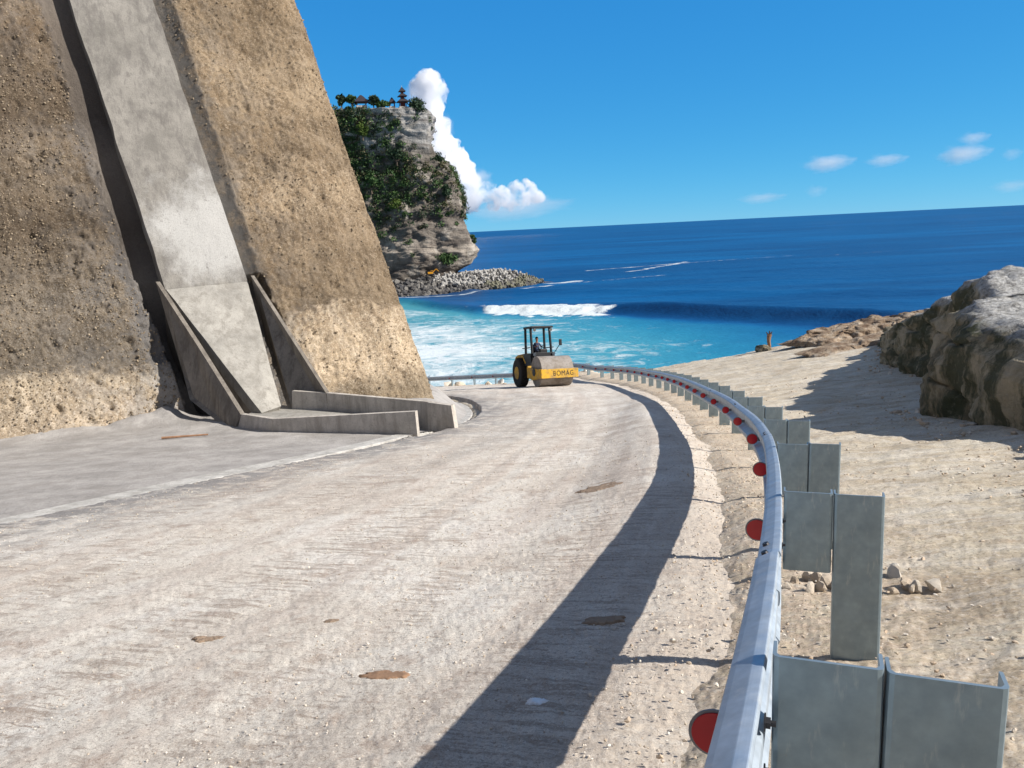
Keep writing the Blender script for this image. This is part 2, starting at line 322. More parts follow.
M = dict(road=m_road(), dirt=m_dirt(), cliff=m_cliff(), sea=m_sea(), headland=m_headland(), outcrop=m_outcrop(),
    apron=m_conc('apron_concrete', (.37, .35, .33), (.29, .27, .25), 1., (1, 1, 1)),
    kerb=m_conc('kerb_concrete', (.50, .485, .455), (.34, .32, .29), 3., (1, 1, 1)),
    slab=m_conc('chute_slab_concrete', (.235, .222, .20), (.145, .135, .125), 1., (3.2, 3.2, .22), ((-2.35, 4.05, 4.95), (.43, .425, .41), 2.0)),
    ramp=m_conc('chute_ramp_concrete', (.33, .315, .285), (.22, .205, .18), 1., (2.5, 2.5, .4)),
    wallc=m_conc('wall_concrete', (.23, .205, .175), (.12, .105, .09), 1.2, (3, 3, .4)),  # shade of the chute's side faces put into the colour, darker than the outlet
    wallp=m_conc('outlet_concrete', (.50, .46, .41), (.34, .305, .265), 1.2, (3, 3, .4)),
    galv=m_metal('galvanised_steel', (.50, .54, .58), .40), galv2=m_metal('galvanised_post_steel', (.265, .34, .385), .45, .5),
    rail=m_metal('galvanised_rail_steel', (.42, .485, .555), .55, .5),
    red=simple('red_reflector', (.50, .012, .022), .28, 0, .08, 20, .03, .003, .5), rim=simple('reflector_rim', (.22, .22, .23), .5, .4, .1),
    bolt=simple('dark_bolt', (.05, .05, .055), .5, .6),
    yellow=m_dirty('roller_yellow_paint', (.60, .345, .03), (.24, .17, .09)), black=simple('black_paint', (.013, .014, .017), .5, 0, .3),
    tyre=simple('tyre_rubber', (.03, .028, .027), .85, 0, .3, 8), drum=m_dirty('worn_drum_steel', (.27, .245, .225), (.17, .14, .11)),
    letter=simple('black_lettering', (.03, .026, .02), .6), seat=simple('seat_vinyl', (.02, .02, .022), .6),
    skin=simple('skin', (.25, .13, .08), .6, 0, .08), shirt=simple('blue_shirt', (.035, .05, .10), .85, 0, .2), trousers=simple('dark_trousers', (.03, .03, .04), .9), hair=simple('black_hair', (.01, .009, .008), .7),
    glass=simple('mirror_glass', (.3, .33, .36), .08, 1., .02),
    rubble=m_stone('limestone_rubble', (.66, .60, .51), (.56, .46, .35), (.70, .66, .59)), gravel=m_stone('gravel_stone', (.58, .49, .38), (.52, .40, .29), (.66, .61, .53)),
    grit=m_stone('cliff_grit_stone', (.27, .215, .15), (.20, .158, .11), (.36, .295, .215)), roadgrit=m_stone('road_grit', (.60, .54, .46), (.42, .35, .28), (.72, .67, .59)),
    darkrock=m_stone('dark_armour_rock', (.06, .06, .065), (.11, .105, .1), (.19, .18, .165)), pod=simple('tetrapod_concrete', (.36, .35, .33), .9, 0, .3, .6, .3, .1), podw=simple('wet_tetrapod_concrete', (.17, .165, .12), .9, 0, .35, .6, .3, .1),
    leaf=m_leaf('leaf_green', (.035, .075, .026), (.075, .13, .04)), leafd=m_leaf('leaf_dark', (.022, .045, .026), (.042, .07, .032)), leafy=m_leaf('leaf_yellow_green', (.05, .09, .018), (.11, .15, .03)),
    scrub=m_leaf('dry_scrub', (.04, .055, .022), (.12, .10, .055)),
    bark=simple('bark', (.12, .09, .065), .9), thatch=simple('dark_thatch', (.035, .03, .036), .95, 0, .25, 1.5), redwood=simple('red_painted_timber', (.15, .05, .045), .8), pale=simple('pale_masonry', (.45, .43, .39), .9),
    orange=simple('excavator_orange', (.65, .30, .02), .5), wood=simple('weathered_wood', (.30, .17, .10), .9, 0, .4, 12, .4, .01), woodd=simple('dark_wood', (.07, .045, .03), .9, 0, .4, 12),
    mud=simple('brown_mud', (.30, .22, .155), .9, 0, .35, 9, .9, .03), scrap=simple('brown_cardboard', (.27, .165, .10), .85, 0, .25, 14, .4, .01), plastic=simple('white_plastic', (.72, .74, .76), .45, 0, .05, 10, .2, .005),
)
def m_cloud():
    t = NT('cloud_white'); t.n.remove(t.b); d = t.n.new('ShaderNodeBsdfDiffuse'); d.inputs[0].default_value = (.92, .92, .93, 1)
    tr = t.n.new('ShaderNodeBsdfTranslucent'); tr.inputs[0].default_value = (.92, .92, .93, 1)
    mx = t.n.new('ShaderNodeMixShader'); mx.inputs[0].default_value = .35; t.l(d.outputs[0], mx.inputs[1]); t.l(tr.outputs[0], mx.inputs[2])
    t.l(mx.outputs[0], t.n['Material Output'].inputs[0]); return t.m
def m_mass(dens):
    t = NT('cloud_mass'); t.n.remove(t.b); v = t.n.new('ShaderNodeVolumePrincipled'); k = t.math('MULTIPLY', t.math('MAXIMUM', t.math('SUBTRACT', t.noise(.011, 7, .75), .43), 0.), dens*7); t.l(k, v.inputs['Density']); v.inputs['Color'].default_value = (.995, .995, .995, 1); v.inputs['Anisotropy'].default_value = .1
    t.l(v.outputs[0], t.n['Material Output'].inputs['Volume']); return t.m
def m_wisp(name, dens, sc):
    t = NT(name); t.n.remove(t.b); v = t.n.new('ShaderNodeVolumePrincipled'); v.inputs['Color'].default_value = (.98, .98, .98, 1); v.inputs['Anisotropy'].default_value = .0
    gr = t.n.new('ShaderNodeTexGradient'); gr.gradient_type = 'SPHERICAL'; t.l(t.tc, gr.inputs[0])
    n = t.noise(sc, 6, .62); k = t.math('SUBTRACT', t.math('ADD', t.math('MULTIPLY', gr.outputs[1], .9), n), .78)
    k = t.math('MULTIPLY', t.math('MAXIMUM', k, 0.), dens); t.l(k, v.inputs['Density']); t.l(v.outputs[0], t.n['Material Output'].inputs['Volume']); return t.m

# ------------------------------------------------------------------ ground shape
GY = np.array([-30, -10, 0, 5, 10, 20, 38, 60, 75.]); GZ = np.array([4.08, .44, -1.373, -2.258, -3.12, -4.74, -7.6, -11.45, -14.3])
RX = np.array([-2.5, -.32, .475, 1.165, 1.75, 2.27, 3.2, 4.05, 4.75, 5.42, 5.56, 5.5, 5.02, 3.85, 1.9, 0., -2.7, -5.6, -10.])
RY = np.array([-5.5, -.6, 1.37, 3.31, 5.12, 6.89, 11.4, 16.9, 22., 28.7, 34., 40., 44.6, 48.2, 51.4, 53.8, 56.2, 58., 60.])
def smooth_interp(v, a, b):
    d = .6 + .02*np.abs(v); return (np.interp(v-d, a, b)+np.interp(v, a, b)*2+np.interp(v+d, a, b))/4
def railx(y): return np.interp(y, RY[:10], RX[:10])
def G(x, y):
    x = np.asarray(x, float); y = np.asarray(y, float)
    p = np.where(y < 30, railx(y), np.interp(y, [30, 40, 45, 49, 60], [5.45, 5., 3.5, 0., 0.]))
    lo = -2+2*sm(15, 40, y)
    return smooth_interp(y, GY, GZ) + (.05+.10*sm(10, 42, y))*np.clip(x-p, lo, 25) + .15*sm(5, 9.5, y)*sm(34, 20, y)*np.exp(-((x-p+1.05)/.75)**2)
ZK = float(G(-2.5, 16.8))
def AP(x, y):                             # apron level
    y = np.asarray(y, float); return np.where(y < 16.8, ZK+.158*(16.8-y), ZK-.09*(y-16.8))
# dense rail line
def resample(X, Y, step):
    d = np.r_[0, np.cumsum(np.hypot(np.diff(X), np.diff(Y)))]; t = np.arange(0, d[-1], .05)
    x = np.interp(t, d, X); y = np.interp(t, d, Y)
    k = np.ones(61)/61; xp = np.pad(x, 30, 'reflect', reflect_type='odd'); yp = np.pad(y, 30, 'reflect', reflect_type='odd')
    x = np.convolve(xp, k, 'valid'); y = np.convolve(yp, k, 'valid'); n = int(step/.05); return x[::n], y[::n]
LX, LY = resample(RX, RY, .1)
LT = np.stack([np.gradient(LX), np.gradient(LY)], 1); LT /= np.linalg.norm(LT, axis=1)[:, None]
def sdist(x, y, X, Y):
    """signed distance to polyline (+ = right of travel) and arc position"""
    best = np.full(x.shape, 1e9); sg = np.zeros(x.shape); ar = np.zeros(x.shape); acc = 0
    for i in range(len(X)-1):
        ax, ay, dx, dy = X[i], Y[i], X[i+1]-X[i], Y[i+1]-Y[i]; l2 = dx*dx+dy*dy
        t = np.clip(((x-ax)*dx+(y-ay)*dy)/l2, 0, 1); ex, ey = x-ax-t*dx, y-ay-t*dy; d = np.hypot(ex, ey); k = d < best
        best = np.where(k, d, best); sg = np.where(k, np.sign((x-ax)*dy-(y-ay)*dx), sg); ar = np.where(k, acc+t*math.sqrt(l2), ar); acc += math.sqrt(l2)
    return best*sg, ar
KX = np.array([-12., -7.6, -5.85, -5.41, -4.74, -3.56, -2.48, -1.68, -1.32, -1.38, -1.85, -2.9, -4.8])
KY = np.array([-6., 4., 8.6, 9.9, 11.55, 14.05, 16.8, 20.3, 23.4, 26.5, 30.5, 34.3, 37.5])
KX, KY = resample(KX, KY, .1)
EX = [-60, -15, -9, -5.6, -2.7, 0, 2.2, 4.4, 6.4, 9, 13, 16.5, 21, 40, 90]; EY = [70, 63.6, 61, 58.9, 57.2, 54.8, 52.2, 49.4, 45.6, 43.8, 42.6, 42.5, 41.8, 42, 45]

rs = np.exp(np.linspace(math.log(.45), math.log(95), 620))
th = np.concatenate([np.linspace(-180, -60, 40)[:-1], np.linspace(-60, -37, 80)[:-1], np.linspace(-37, 38, 640)[:-1], np.linspace(38, 60, 70)[:-1], np.linspace(60, 180, 40)])
PX = np.outer(rs, np.sin(np.radians(th))); PY = np.outer(rs, np.cos(np.radians(th)))
keep = (PY > -14)
sr, arc = sdist(PX.ravel(), PY.ravel(), LX[::8], LY[::8]); sr = sr.reshape(PX.shape); arc = arc.reshape(PX.shape)
sk, _ = sdist(PX.ravel(), PY.ravel(), KX[::6], KY[::6]); sk = sk.reshape(PX.shape)      # + = road side of the kerb
gz = G(PX, PY)
n1 = fbm(PX*.7, PY*.7, 0, 4, 1); n2 = fbm(PX*3.2, PY*3.2, 0, 4, 9); n3 = fbm(PX*14, PY*14, 0, 3, 21); n4 = fbm(PX*45, PY*45, 0, 2, 23)*np.clip(6/(np.hypot(PX, PY)+.5), 0, 1)
# excavated ground
edge = PY-(np.interp(PX, EX, EY)+.9*n1)
dz = gz + .05*n1 + .02*n2 + .010*n3 + .006*n4 + .035*np.exp(-(sr/.55)**2)
lon = fbm(PX*.5+.3*PY, PY*2.2-PX*.25, 0, 3, 40); dz += .06*lon*sm(.6, 2.5, sr)
dz += -np.clip(edge, 0, 1e9)*1.1
under = sm(-.1, -.7, sr)*sm(-.3, .3, sk)
dz -= .12*under + .6*sm(.2, -.4, sk)*(PY < 38)
vg = np.exp(-((sr-.1)/.75)**2)
k_ = keep & (edge < 22)
v, f, a1 = compact(np.stack([PX, PY, dz], -1).reshape(-1, 3), gridfaces(*PX.shape, k_, True), vg.ravel())
me = npmesh('dirt_ground', v, f); attr(me, 'verge', a1); tag(link('dirt_ground', me, M['dirt']), kind='structure')
# compacted limestone road, its ragged edge sinking into the dirt
ragged = sr + .22*n1 + .12*n2
trackn = noise(sr*2.4, arc*.05, 0, 55) + .6*noise(sr*5.5, arc*.12, 0, 57)
rz = gz + .018 + .008*n1 + .006*n2 + .007*n3 + .005*n4 + .010*trackn - .05*sm(-.75, -.1, ragged) + .004*noise(sr*1.2, arc*7, 0, 61)
drop = sm(.30, .26, sk)*sm(17.2, 19.5, PY)*(PY < 40)
low = sm(.10, .02, sk)
rz -= .42*drop
rz = np.where(PY <= 17.2, rz-.05*low*(1), rz)
k_ = keep & (ragged < .0) & (sk > -.25) & (edge < 1.0) & ~((sk < .02) & (PY > 17.5) & (PY < 38))
gry = np.clip(np.exp(-(sk/(1.5+.5*n1))**2)*1.0 + .35*np.exp(-((sk-2.6)/.6)**2)*sm(6, 16, PY), 0, 1)*sm(0, 8, PY)
vg = np.exp(-((sr+.35)/.42)**2)
v, f, a1, a2, a3, a4 = compact(np.stack([PX, PY, rz], -1).reshape(-1, 3), gridfaces(*PX.shape, k_, True), sr.ravel(), arc.ravel(), gry.ravel(), vg.ravel())
me = npmesh('road', v, f)
for nm, a in (('lat', a1), ('along', a2), ('grey', a3), ('verge', a4)): attr(me, nm, a)
tag(link('road', me, M['road']), kind='structure')
# concrete apron behind the kerb
kw = np.exp(-(sk/.9)**2)*sm(16.5, 20, PY)
az = AP(PX, PY)*(1-kw)+(gz-.15*sm(17, 21, PY))*kw + .012*n1 + .006*n2 + .003*n3
sg_, _ = sdist(PX, PY, [-10.2, -7.7], [21.7, 20.9]); az += .16*np.exp(-(sg_/.8)**2)*(1+.3*n2)
sg2, _ = sdist(PX, PY, [-22, -13.1, -9.6], [15.2, 19.75, 21.55]); az += (.20+.30*n1)*np.exp(-(sg2/.55)**2)
k_ = keep & (sk < 0.0) & (PY < 39) & (PX < 2)
v, f = compact(np.stack([PX, PY, az], -1).reshape(-1, 3), gridfaces(*PX.shape, k_, True))
tag(link('concrete_apron', npmesh('concrete_apron', v, f), M['apron']), kind='structure')
# kerb: a swept section, its face on the gutter side
KT = np.stack([np.gradient(KX), np.gradient(KY)], 1); KT /= np.linalg.norm(KT, axis=1)[:, None]; KN = np.stack([KT[:, 1], -KT[:, 0]], 1)
prof = [(-.38, -.10), (-.38, .030), (-.365, .042), (.0, .042), (.018, .03), (.02, -.55)]
kz = np.where(KY < 16.8, AP(KX, KY), G(KX, KY)-.15*sm(17, 21, KY)); kn = .03*fbm(KX*2, KY*2, 0, 4, 5)
V = np.concatenate([[np.stack([KX+KN[:, 0]*(a+kn), KY+KN[:, 1]*(a+kn), kz+b+.4*kn], 1)] for a, b in prof], 0)
i = np.arange(len(prof)*len(KX)).reshape(len(prof), -1)
kf = np.stack([i[:-1, :-1], i[1:, :-1], i[1:, 1:], i[:-1, 1:]], -1).reshape(-1, 4)
tag(link('kerb', npmesh('kerb', V.reshape(-1, 3), kf, False), M['kerb']), kind='structure')

# ------------------------------------------------------------------ sea
def geo(a, b, step, g, far):
    inner = np.arange(a, b, step); out = [inner[-1]]; d = step
    while out[-1] < far: d *= g; out.append(out[-1]+d)
    return inner, np.array(out[1:])
yi, yo = geo(70, 330, .75, 1.045, 60000); ysea = np.r_[-400, -120, 0, 40, yi, yo]
xi, xo = geo(-80, 140, 1.0, 1.16, 60000); xneg = -np.array(geo(80, 82, 1., 1.22, 60000)[1])[::-1]; xsea = np.r_[xneg, xi, xo]
SX, SY = np.meshgrid(xsea, ysea)
yc = np.interp(SX, [-200, -60, -28, -8, 24, 68, 110, 240], [330, 268, 236, 203, 190, 144, 112, 35]) + 2.5*fbm(SX*.03, SY*0, 0, 3, 3)
ds = (SY-yc)*.82
amp = (1.35+1.2*sm(18, 38, SX))*sm(-75, -20, SX)*sm(230, 90, SX)
fade = np.exp(-np.clip(np.hypot(SX, SY)-300, 0, 1e9)/350)
wave = amp*np.where(ds < 0, np.exp(-(ds/3.6)**2), np.exp(-(ds/13.)**2))
br = sm(-13, -4, SX+5*noise(SY*.15, SX*.1, 0, 44))*sm(27, 20, SX+3*noise(SY*.3, 0, 0, 45))
lump = fbm(SX*.45, SY*.45, 0, 4, 31)
sz = wave + fade*(.35*fbm(SX*.035, SY*.07, 0, 4, 13)+.16*fbm(SX*.25, SY*.4, 0, 3, 17))
w2 = np.exp(-((SY-yc-70-8*noise(SX*.02, 0, 0, 8))/10)**2)*.9*fade; sz += w2
fw = br*sm(-11, -6, ds+5*lump)*sm(1.5, -1, ds+2.5*lump)
sz += fw*(.15+.9*lump*(lump > -.3))*np.where(ds < -4, .6, 1)
shore = np.clip(np.where(SX > 20, sm(-5, -16, ds), sm(4, -12, ds))*sm(72, 0, SX+.2*(SY-140))*.9 + .5*sm(0, -40, SX)*sm(14, -4, ds) + .10*sm(-8, -18, ds)*sm(130, 60, SX), 0, 1)
shore = np.clip(shore + .15*fbm(SX*.04, SY*.06, 0, 3, 77)*(shore > .05), 0, 1)
foam = .98*fw + (.26+.22*sm(10, -14, SX)*sm(185, 150, SY))*sm(-6, -14, ds)*sm(50, -8, SX+.35*(SY-150)) + .22*sm(-6, -14, ds)*sm(95, 45, SX)
for (x0, y0, x1, y1, w, a) in ((38, 372, 78, 392, 3, .62), (52, 345, 90, 404, 3, .62), (78, 392, 150, 420, 4, .5), (150, 400, 260, 430, 6, .38), (-15, 262, 16, 286, 2.4, .6), (-42, 258, -15, 262, 2.4, .65), (16, 290, 60, 312, 3, .46), (16, 296, 26, 302, 4, .7)):
    dd_, _ = sdist(SX, SY, [x0, x1], [y0, y1]); foam = np.maximum(foam, (a+.1*lump)*np.exp(-(dd_/w)**2))
foam = foam + .07*sm(70, 140, SX*0+SY)*fade
me = npmesh('sea', np.stack([SX, SY, sz-20], -1).reshape(-1, 3), gridfaces(*SX.shape))
attr(me, 'shore', shore); attr(me, 'foam', np.clip(foam, 0, 1)); attr(me, 'deep', sm(100, 2000, SY))
tag(link('sea', me, M['sea']), kind='structure')

# ------------------------------------------------------------------ cut cliff (local s along the foot, h up the batter)
B0 = np.array([-13.1, 19.85, -4.63]); DH = np.array([.88688, .46017, -.04100]); EU = np.array([-.31, .30, 1.]); NC = np.array([.43973, -.81359, .38040])
def cl(s, h, off=0): return B0 + DH*s + EU*h + NC*off
ss = np.r_[np.linspace(-16, -3, 90)[:-1], np.arange(-3, 12.0, .045), 12 + np.linspace(0, 9, 70)]
hh = np.r_[np.arange(-.8, 14.5, .05), np.linspace(14.5, 26, 60)]
S, H = np.meshgrid(ss, hh)
bend = np.clip(S-11.9, 0, None)          # past the corner the face turns away to the left
turn = np.array([-.62, .78, 0.])
P = B0 + DH*np.minimum(S, 11.9)[..., None] + EU*H[..., None] + turn*bend[..., None]
rad = np.exp(-((S-11.9)/.5)**2)
P -= NC*(.25*rad)[..., None]
nx, ny, nz = P[..., 0], P[..., 1], P[..., 2]
d = .16*fbm(nx*.5, ny*.5, nz*.5, 3, 2) + .06*fbm(nx*1.7, ny*1.7, nz*1.7, 3, 4) + .055*fbm(nx*4.5, ny*4.5, nz*4.5, 4, 6, .75)
chip = fbm(nx*3.1, ny*3.1, nz*3.1, 3, 81, .7); d -= .20*np.clip(chip-.2, 0, 1)*np.where(S < 4.6, 1.3, .7)
d += .010*noise(S*5.5+.3*noise(S, H*.6, 0, 4), H*.35, 0, 71) + .008*noise(S*11, H*.5, 0, 72) + .03*fbm(nx*13, ny*13, nz*13, 2, 73)
d += .05*noise(S*.25, H*.9+.6*noise(S*.4, H*.2, 0, 5), 0, 12)
jag = .10*noise(H*1.6, 3., 0, 8)+.06*noise(H*6, 1., 0, 9)
cutL = np.interp(H, [0, .42, 4.77, 12.07, 26], [4.75, 4.53, 4.22, 4.01, 3.6]) + jag
trench = (S > cutL) & (S < 5.3) & (H > -.5)
depth = np.interp(H, [0, 2.5, 4, 7, 10, 26], [1.3, 1.2, .50, .40, .22, .2])
d = np.where(trench, -depth+.02*d, d)
groove = (S >= 5.3) & (S < np.interp(H, [0, 4, 26], [8.2, 7.75, 7.7])+.6*jag)
gt = np.clip((S-7.0)/.75, 0, 1); d = np.where(groove, np.where(H < 4, -.6+.15*d, -.16+.3*gt**2+.4*d), d)
wob = .45*fbm(S*.8, H*.3, 0, 4, 91)
d += np.where(S > 7.7, sm(7.7, 8.5, S)*(.11*sm(3.15, 2.95, H+wob) + .05*sm(7.6, 7.4, H+wob)), .17*sm(1.75, 1.5, H+wob)*(S < 4.5))
P += DH*(rad*.06*fbm(H*1.3, 0, 0, 4, 93))[..., None]
hem = sm(.9, 0, H)*sm(4.4, 2, S)*.25; d = d+hem
P = P + NC*d[..., None]
P[..., 2] = np.where(H > 25.5, P[..., 2], P[..., 2])
v = P.reshape(-1, 3); f = gridfaces(*S.shape)
topi = np.arange(len(ss))+(len(hh)-1)*len(ss); back = v[topi] + np.array([-6, 26, .5])
v2 = np.concatenate([v, back]); nb = len(v)+np.arange(len(ss))
f2 = np.stack([topi[:-1], topi[1:], nb[1:], nb[:-1]], -1)
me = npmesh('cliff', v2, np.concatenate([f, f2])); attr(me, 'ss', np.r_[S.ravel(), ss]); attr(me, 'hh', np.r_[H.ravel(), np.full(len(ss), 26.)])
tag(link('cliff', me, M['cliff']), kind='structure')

# grit: small stones standing out of the cut face
gq_ = np.random.default_rng(77); CP = P.reshape(-1, 3); okm = ((S > -3) & (S < 12.0) & (H > .05) & (H < 14) & ((S < cutL-.05) | (S > 8.0 - .06*H.clip(0, 10)))).ravel()
pool = np.where(okm)[0]; wts = (.5+.9*sm(-.3, .3, fbm(CP[pool, 0]*.8, CP[pool, 1]*.8, CP[pool, 2]*.8, 3, 99)))*(1+1.2*(S.ravel()[pool] < 4.6)); wts /= wts.sum()
GRIT_R = .009+.026*gq_.random(34000)**3; GRIT_P = CP[gq_.choice(pool, 34000, p=wts)] + gq_.normal(0, .02, (34000, 3)) - NC*(.35*GRIT_R)[:, None]
# ------------------------------------------------------------------ concrete drainage chute
chute = tag(empty('drainage_chute', (-6.5, 20.5, -4.6)), 'pale grey concrete drainage chute running down the cut cliff to low outlet walls', 'drainage chute')
bpy.context.view_layer.update()
IM = Matrix.Translation((6.5, -20.5, 4.6))
def part(name, bm, m, **k):
    bm.transform(IM); return bm_obj(name, bm, m, chute, **k)
# upper slab: gridded so that its surface and edge are slightly uneven
def slab_grid(nu, nv, corner, thick, amp, seed, normal):
    us, vs = np.linspace(0, 1, nu), np.linspace(0, 1, nv); U, W = np.meshgrid(us, vs)
    a, b, c, d_ = [np.array(q) for q in corner]
    Q = (a*((1-U)*(1-W))[..., None] + b*(U*(1-W))[..., None] + c*(U*W)[..., None] + d_*((1-U)*W)[..., None])
    k = amp*fbm(Q[..., 0]*1.3, Q[..., 1]*1.3, Q[..., 2]*1.3, 4, seed)
    side = amp*.8*noise(W*nv*.25, U*3., 0, seed+3)
    Q = Q + normal*k[..., None] + (b-a)/np.linalg.norm(b-a)*side[..., None]
    bot = Q - normal*thick
    n = nu*nv; i = np.arange(n).reshape(nv, nu); F = [gridfaces(nv, nu), gridfaces(nv, nu)[:, ::-1]+n]
    for e in (i[0, :], i[-1, ::-1], i[::-1, 0], i[:, -1]):
        F.append(np.stack([e[:-1], e[:-1]+n, e[1:]+n, e[1:]], -1))
    return npmesh('slab', np.concatenate([Q.reshape(-1, 3), bot.reshape(-1, 3)]) + np.array([6.5, -20.5, 4.6]), np.concatenate(F), False)
up_c = [cl(4.94, 3.55, .22), cl(7.24, 3.72, .18), cl(6.95, 26, .15), cl(4.5, 26, .22)]
me = slab_grid(26, 150, up_c, .75, .03, 5, NC); link('upper_slab', me, M['slab'], chute)
bL, bR = cl(4.94, 3.55, .22), cl(7.24, 3.72, .18); cL, cR = np.array(at(262, 413, 20.7)), np.array(at(281, 406, 21.3))
nrm = np.cross(cR-cL, bL-cL); nrm /= np.linalg.norm(nrm)
if nrm[2] < 0: nrm = -nrm
me = slab_grid(16, 40, [cL, cR, bR, bL], .30, .012, 8, nrm); o = link('ramp_slab', me, M['ramp'], chute)
bm = bmesh.new()                          # solid body under the ramp
L0, R0, bL_, bR_ = Vector(cL-nrm*.27), Vector(cR-nrm*.27), Vector(bL-nrm*.27), Vector(bR-nrm*.27)
dn = Vector((0, 0, -.7)); bk = Vector(-NC*1.6)
q = [L0, R0, bR_, bL_, L0+dn, R0+dn, bR_+bk+Vector((0, 0, -2.6)), bL_+bk+Vector((0, 0, -2.6))]
vs = [bm.verts.new(x) for x in q]
for ix in ((0, 1, 2, 3), (7, 6, 5, 4), (0, 4, 5, 1), (1, 5, 6, 2), (2, 6, 7, 3), (3, 7, 4, 0)): bm.faces.new([vs[j] for j in ix])
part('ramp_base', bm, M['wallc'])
# side walls and outlet walls
wl_ = [cl(4.72, 3.75, .30), at(197, 345, 21.7), at(241, 415, 19.95), at(232, 433, 19.95), at(190, 400, 21.3), cl(4.72, 1.2, .1)]
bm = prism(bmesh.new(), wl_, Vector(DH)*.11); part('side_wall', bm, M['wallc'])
wr_ = [cl(7.36, 3.85, .30), at(326, 393, 21.2), at(329, 415, 21.2), at(290, 415, 21.5), cl(7.36, 2.0, -.4)]
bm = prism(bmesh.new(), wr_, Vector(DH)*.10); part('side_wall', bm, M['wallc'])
def wall(name, p, q_, top_p, top_q, th_, m=None):
    p, q_ = Vector(p), Vector(q_); dr = (q_-p).normalized(); nn = Vector((-dr.y, dr.x, 0))*th_
    bm = bmesh.new(); prism(bm, [p-Vector((0, 0, .3)), q_-Vector((0, 0, .3)), Vector(top_q), Vector(top_p)], nn); part(name, bm, m or M['wallp'], bevel=.012)
wall('outlet_wall', at(233, 432, 20.0), at(273, 436, 18.9), at(240, 414, 20.0), at(272.5, 419, 18.9), .12)
wall('outlet_wall', at(273.2, 436, 18.88), at(418, 436.5, 17.5), at(272.7, 419, 18.88), at(415, 411.5, 17.5), .12)
wall('outlet_wall', at(291, 407, 21.62), at(328, 414, 21.2), at(292, 391, 21.62), at(327, 393, 21.2), .12)
wall('outlet_wall', at(328.5, 414, 21.18), at(430, 420, 19.5), at(326.5, 393, 21.18), at(430, 402, 19.5), .13)
wall('outlet_wall', at(427, 422, 19.4), at(455, 423, 18.9), at(427.5, 402.5, 19.4), at(451, 405.5, 18.9), .14)
bm = bmesh.new(); fl = [at(245, 424, 20.1), at(273, 425, 19.1), at(400, 425, 18.0), at(412, 414, 19.6), at(329, 408, 21.1), at(283, 403, 22.4), at(262, 406, 22.4)]
fl = [Vector((p.x, p.y, float(AP(0, p.y))+(.26-.022*max(0, p.x+7)*2))) for p in fl]
prism(bm, fl, Vector((0, 0, -.5))); part('channel_floor', bm, M['ramp'])

# ------------------------------------------------------------------ guardrail
guard = tag(empty('guardrail', (.45, 1.37, float(G(.45, 1.37)))), 'long curving galvanised steel guardrail with C-channel posts and red disc reflectors', 'guardrail')
gl = np.array(guard.location)
d_ = np.r_[0, np.cumsum(np.hypot(np.diff(LX), np.diff(LY)))]
def on_rail(s):
    x = np.interp(s, d_, LX); y = np.interp(s, d_, LY); tx = np.interp(s, d_, LT[:, 0]); ty = np.interp(s, d_, LT[:, 1]); n = math.hypot(tx, ty)
    return Vector((x, y, float(G(x, y))+.77)), Vector((tx/n, ty/n, 0)), Vector((ty/n, -tx/n, 0))
s1 = d_[np.argmin(np.hypot(LX-.45, LY-1.37))]+.03
W = [(.020, -.030), (.006, -.012), (.010, -.002), (.030, -.006), (.074, -.031), (.074, -.085), (.008, -.135), (.008, -.179), (.083, -.222), (.083, -.262), (.030, -.306), (.010, -.312), (.006, -.302), (.018, -.286)]
def chaikin(p, q=.06):
    o = [p[0]]
    for a, b in zip(p[:-1], p[1:]): o += [(a[0]*(1-q)+b[0]*q, a[1]*(1-q)+b[1]*q), (a[0]*q+b[0]*(1-q), a[1]*q+b[1]*(1-q))]
    return o+[p[-1]]
W = np.array(chaikin(chaikin(W), .25))
def rail_panel(sa, sb, lap):
    st = np.arange(sa, sb+.001, .2); rows = []
    for s in st:
        p, t, r = on_rail(s); g = lap*.005
        rows.append([[*(p - r*(w[0]+g) + Vector((0, 0, w[1])) - Vector(gl))] for w in W])
    me = npmesh('rail_panel', np.array(rows).reshape(-1, 3), gridfaces(len(st), len(W)), False)
    o = link('rail_panel', me, M['rail'], guard); so = o.modifiers.new('thickness', 'SOLIDIFY'); so.thickness = .0045; so.offset = 0; return o
def cchan(bm, w, dep, h, t=.007, r=.012):
    """channel section: web facing local -y from x=0..w, flanges running to +y, z from -h to 0"""
    out = [(0.002, dep), (0, dep-.002), (0, r), (r*.3, r*.3), (r, 0), (w-r, 0), (w-r*.3, r*.3), (w, r), (w, dep-.002), (w-.002, dep)]
    inn = [(w-t, dep), (w-t, r+t*.6), (w-t-r*.6, t), (t+r*.6, t), (t, r+t*.6), (t, dep)]
    prism(bm, [(x, y, 0) for x, y in out+inn], (0, 0, -h)); return bm
bm = cchan(bmesh.new(), .198, .062, 1.15); bmesh.ops.recalc_face_normals(bm, faces=bm.faces); post_me = bpy.data.meshes.new('post'); bm.to_mesh(post_me); bm.free(); post_me.materials.append(M['galv2'])
bm = cchan(bmesh.new(), .198, .062, .36); bmesh.ops.recalc_face_normals(bm, faces=bm.faces); block_me = bpy.data.meshes.new('spacer_block'); bm.to_mesh(block_me); bm.free(); block_me.materials.append(M['galv2'])
bm = cyl(bmesh.new(), (0, .003, 0), (0, -.001, 0), .052, seg=32); box(bm, (.045, .004, 0), (.075, .003, .035)); disc_me = bpy.data.meshes.new('reflector'); bm.to_mesh(disc_me); bm.free(); disc_me.materials.append(M['rim'])
bm = cyl(bmesh.new(), (0, -.0012, 0), (0, -.004, 0), .046, seg=32); red_me = bpy.data.meshes.new('red_disc'); bm.to_mesh(red_me); bm.free(); red_me.materials.append(M['red'])
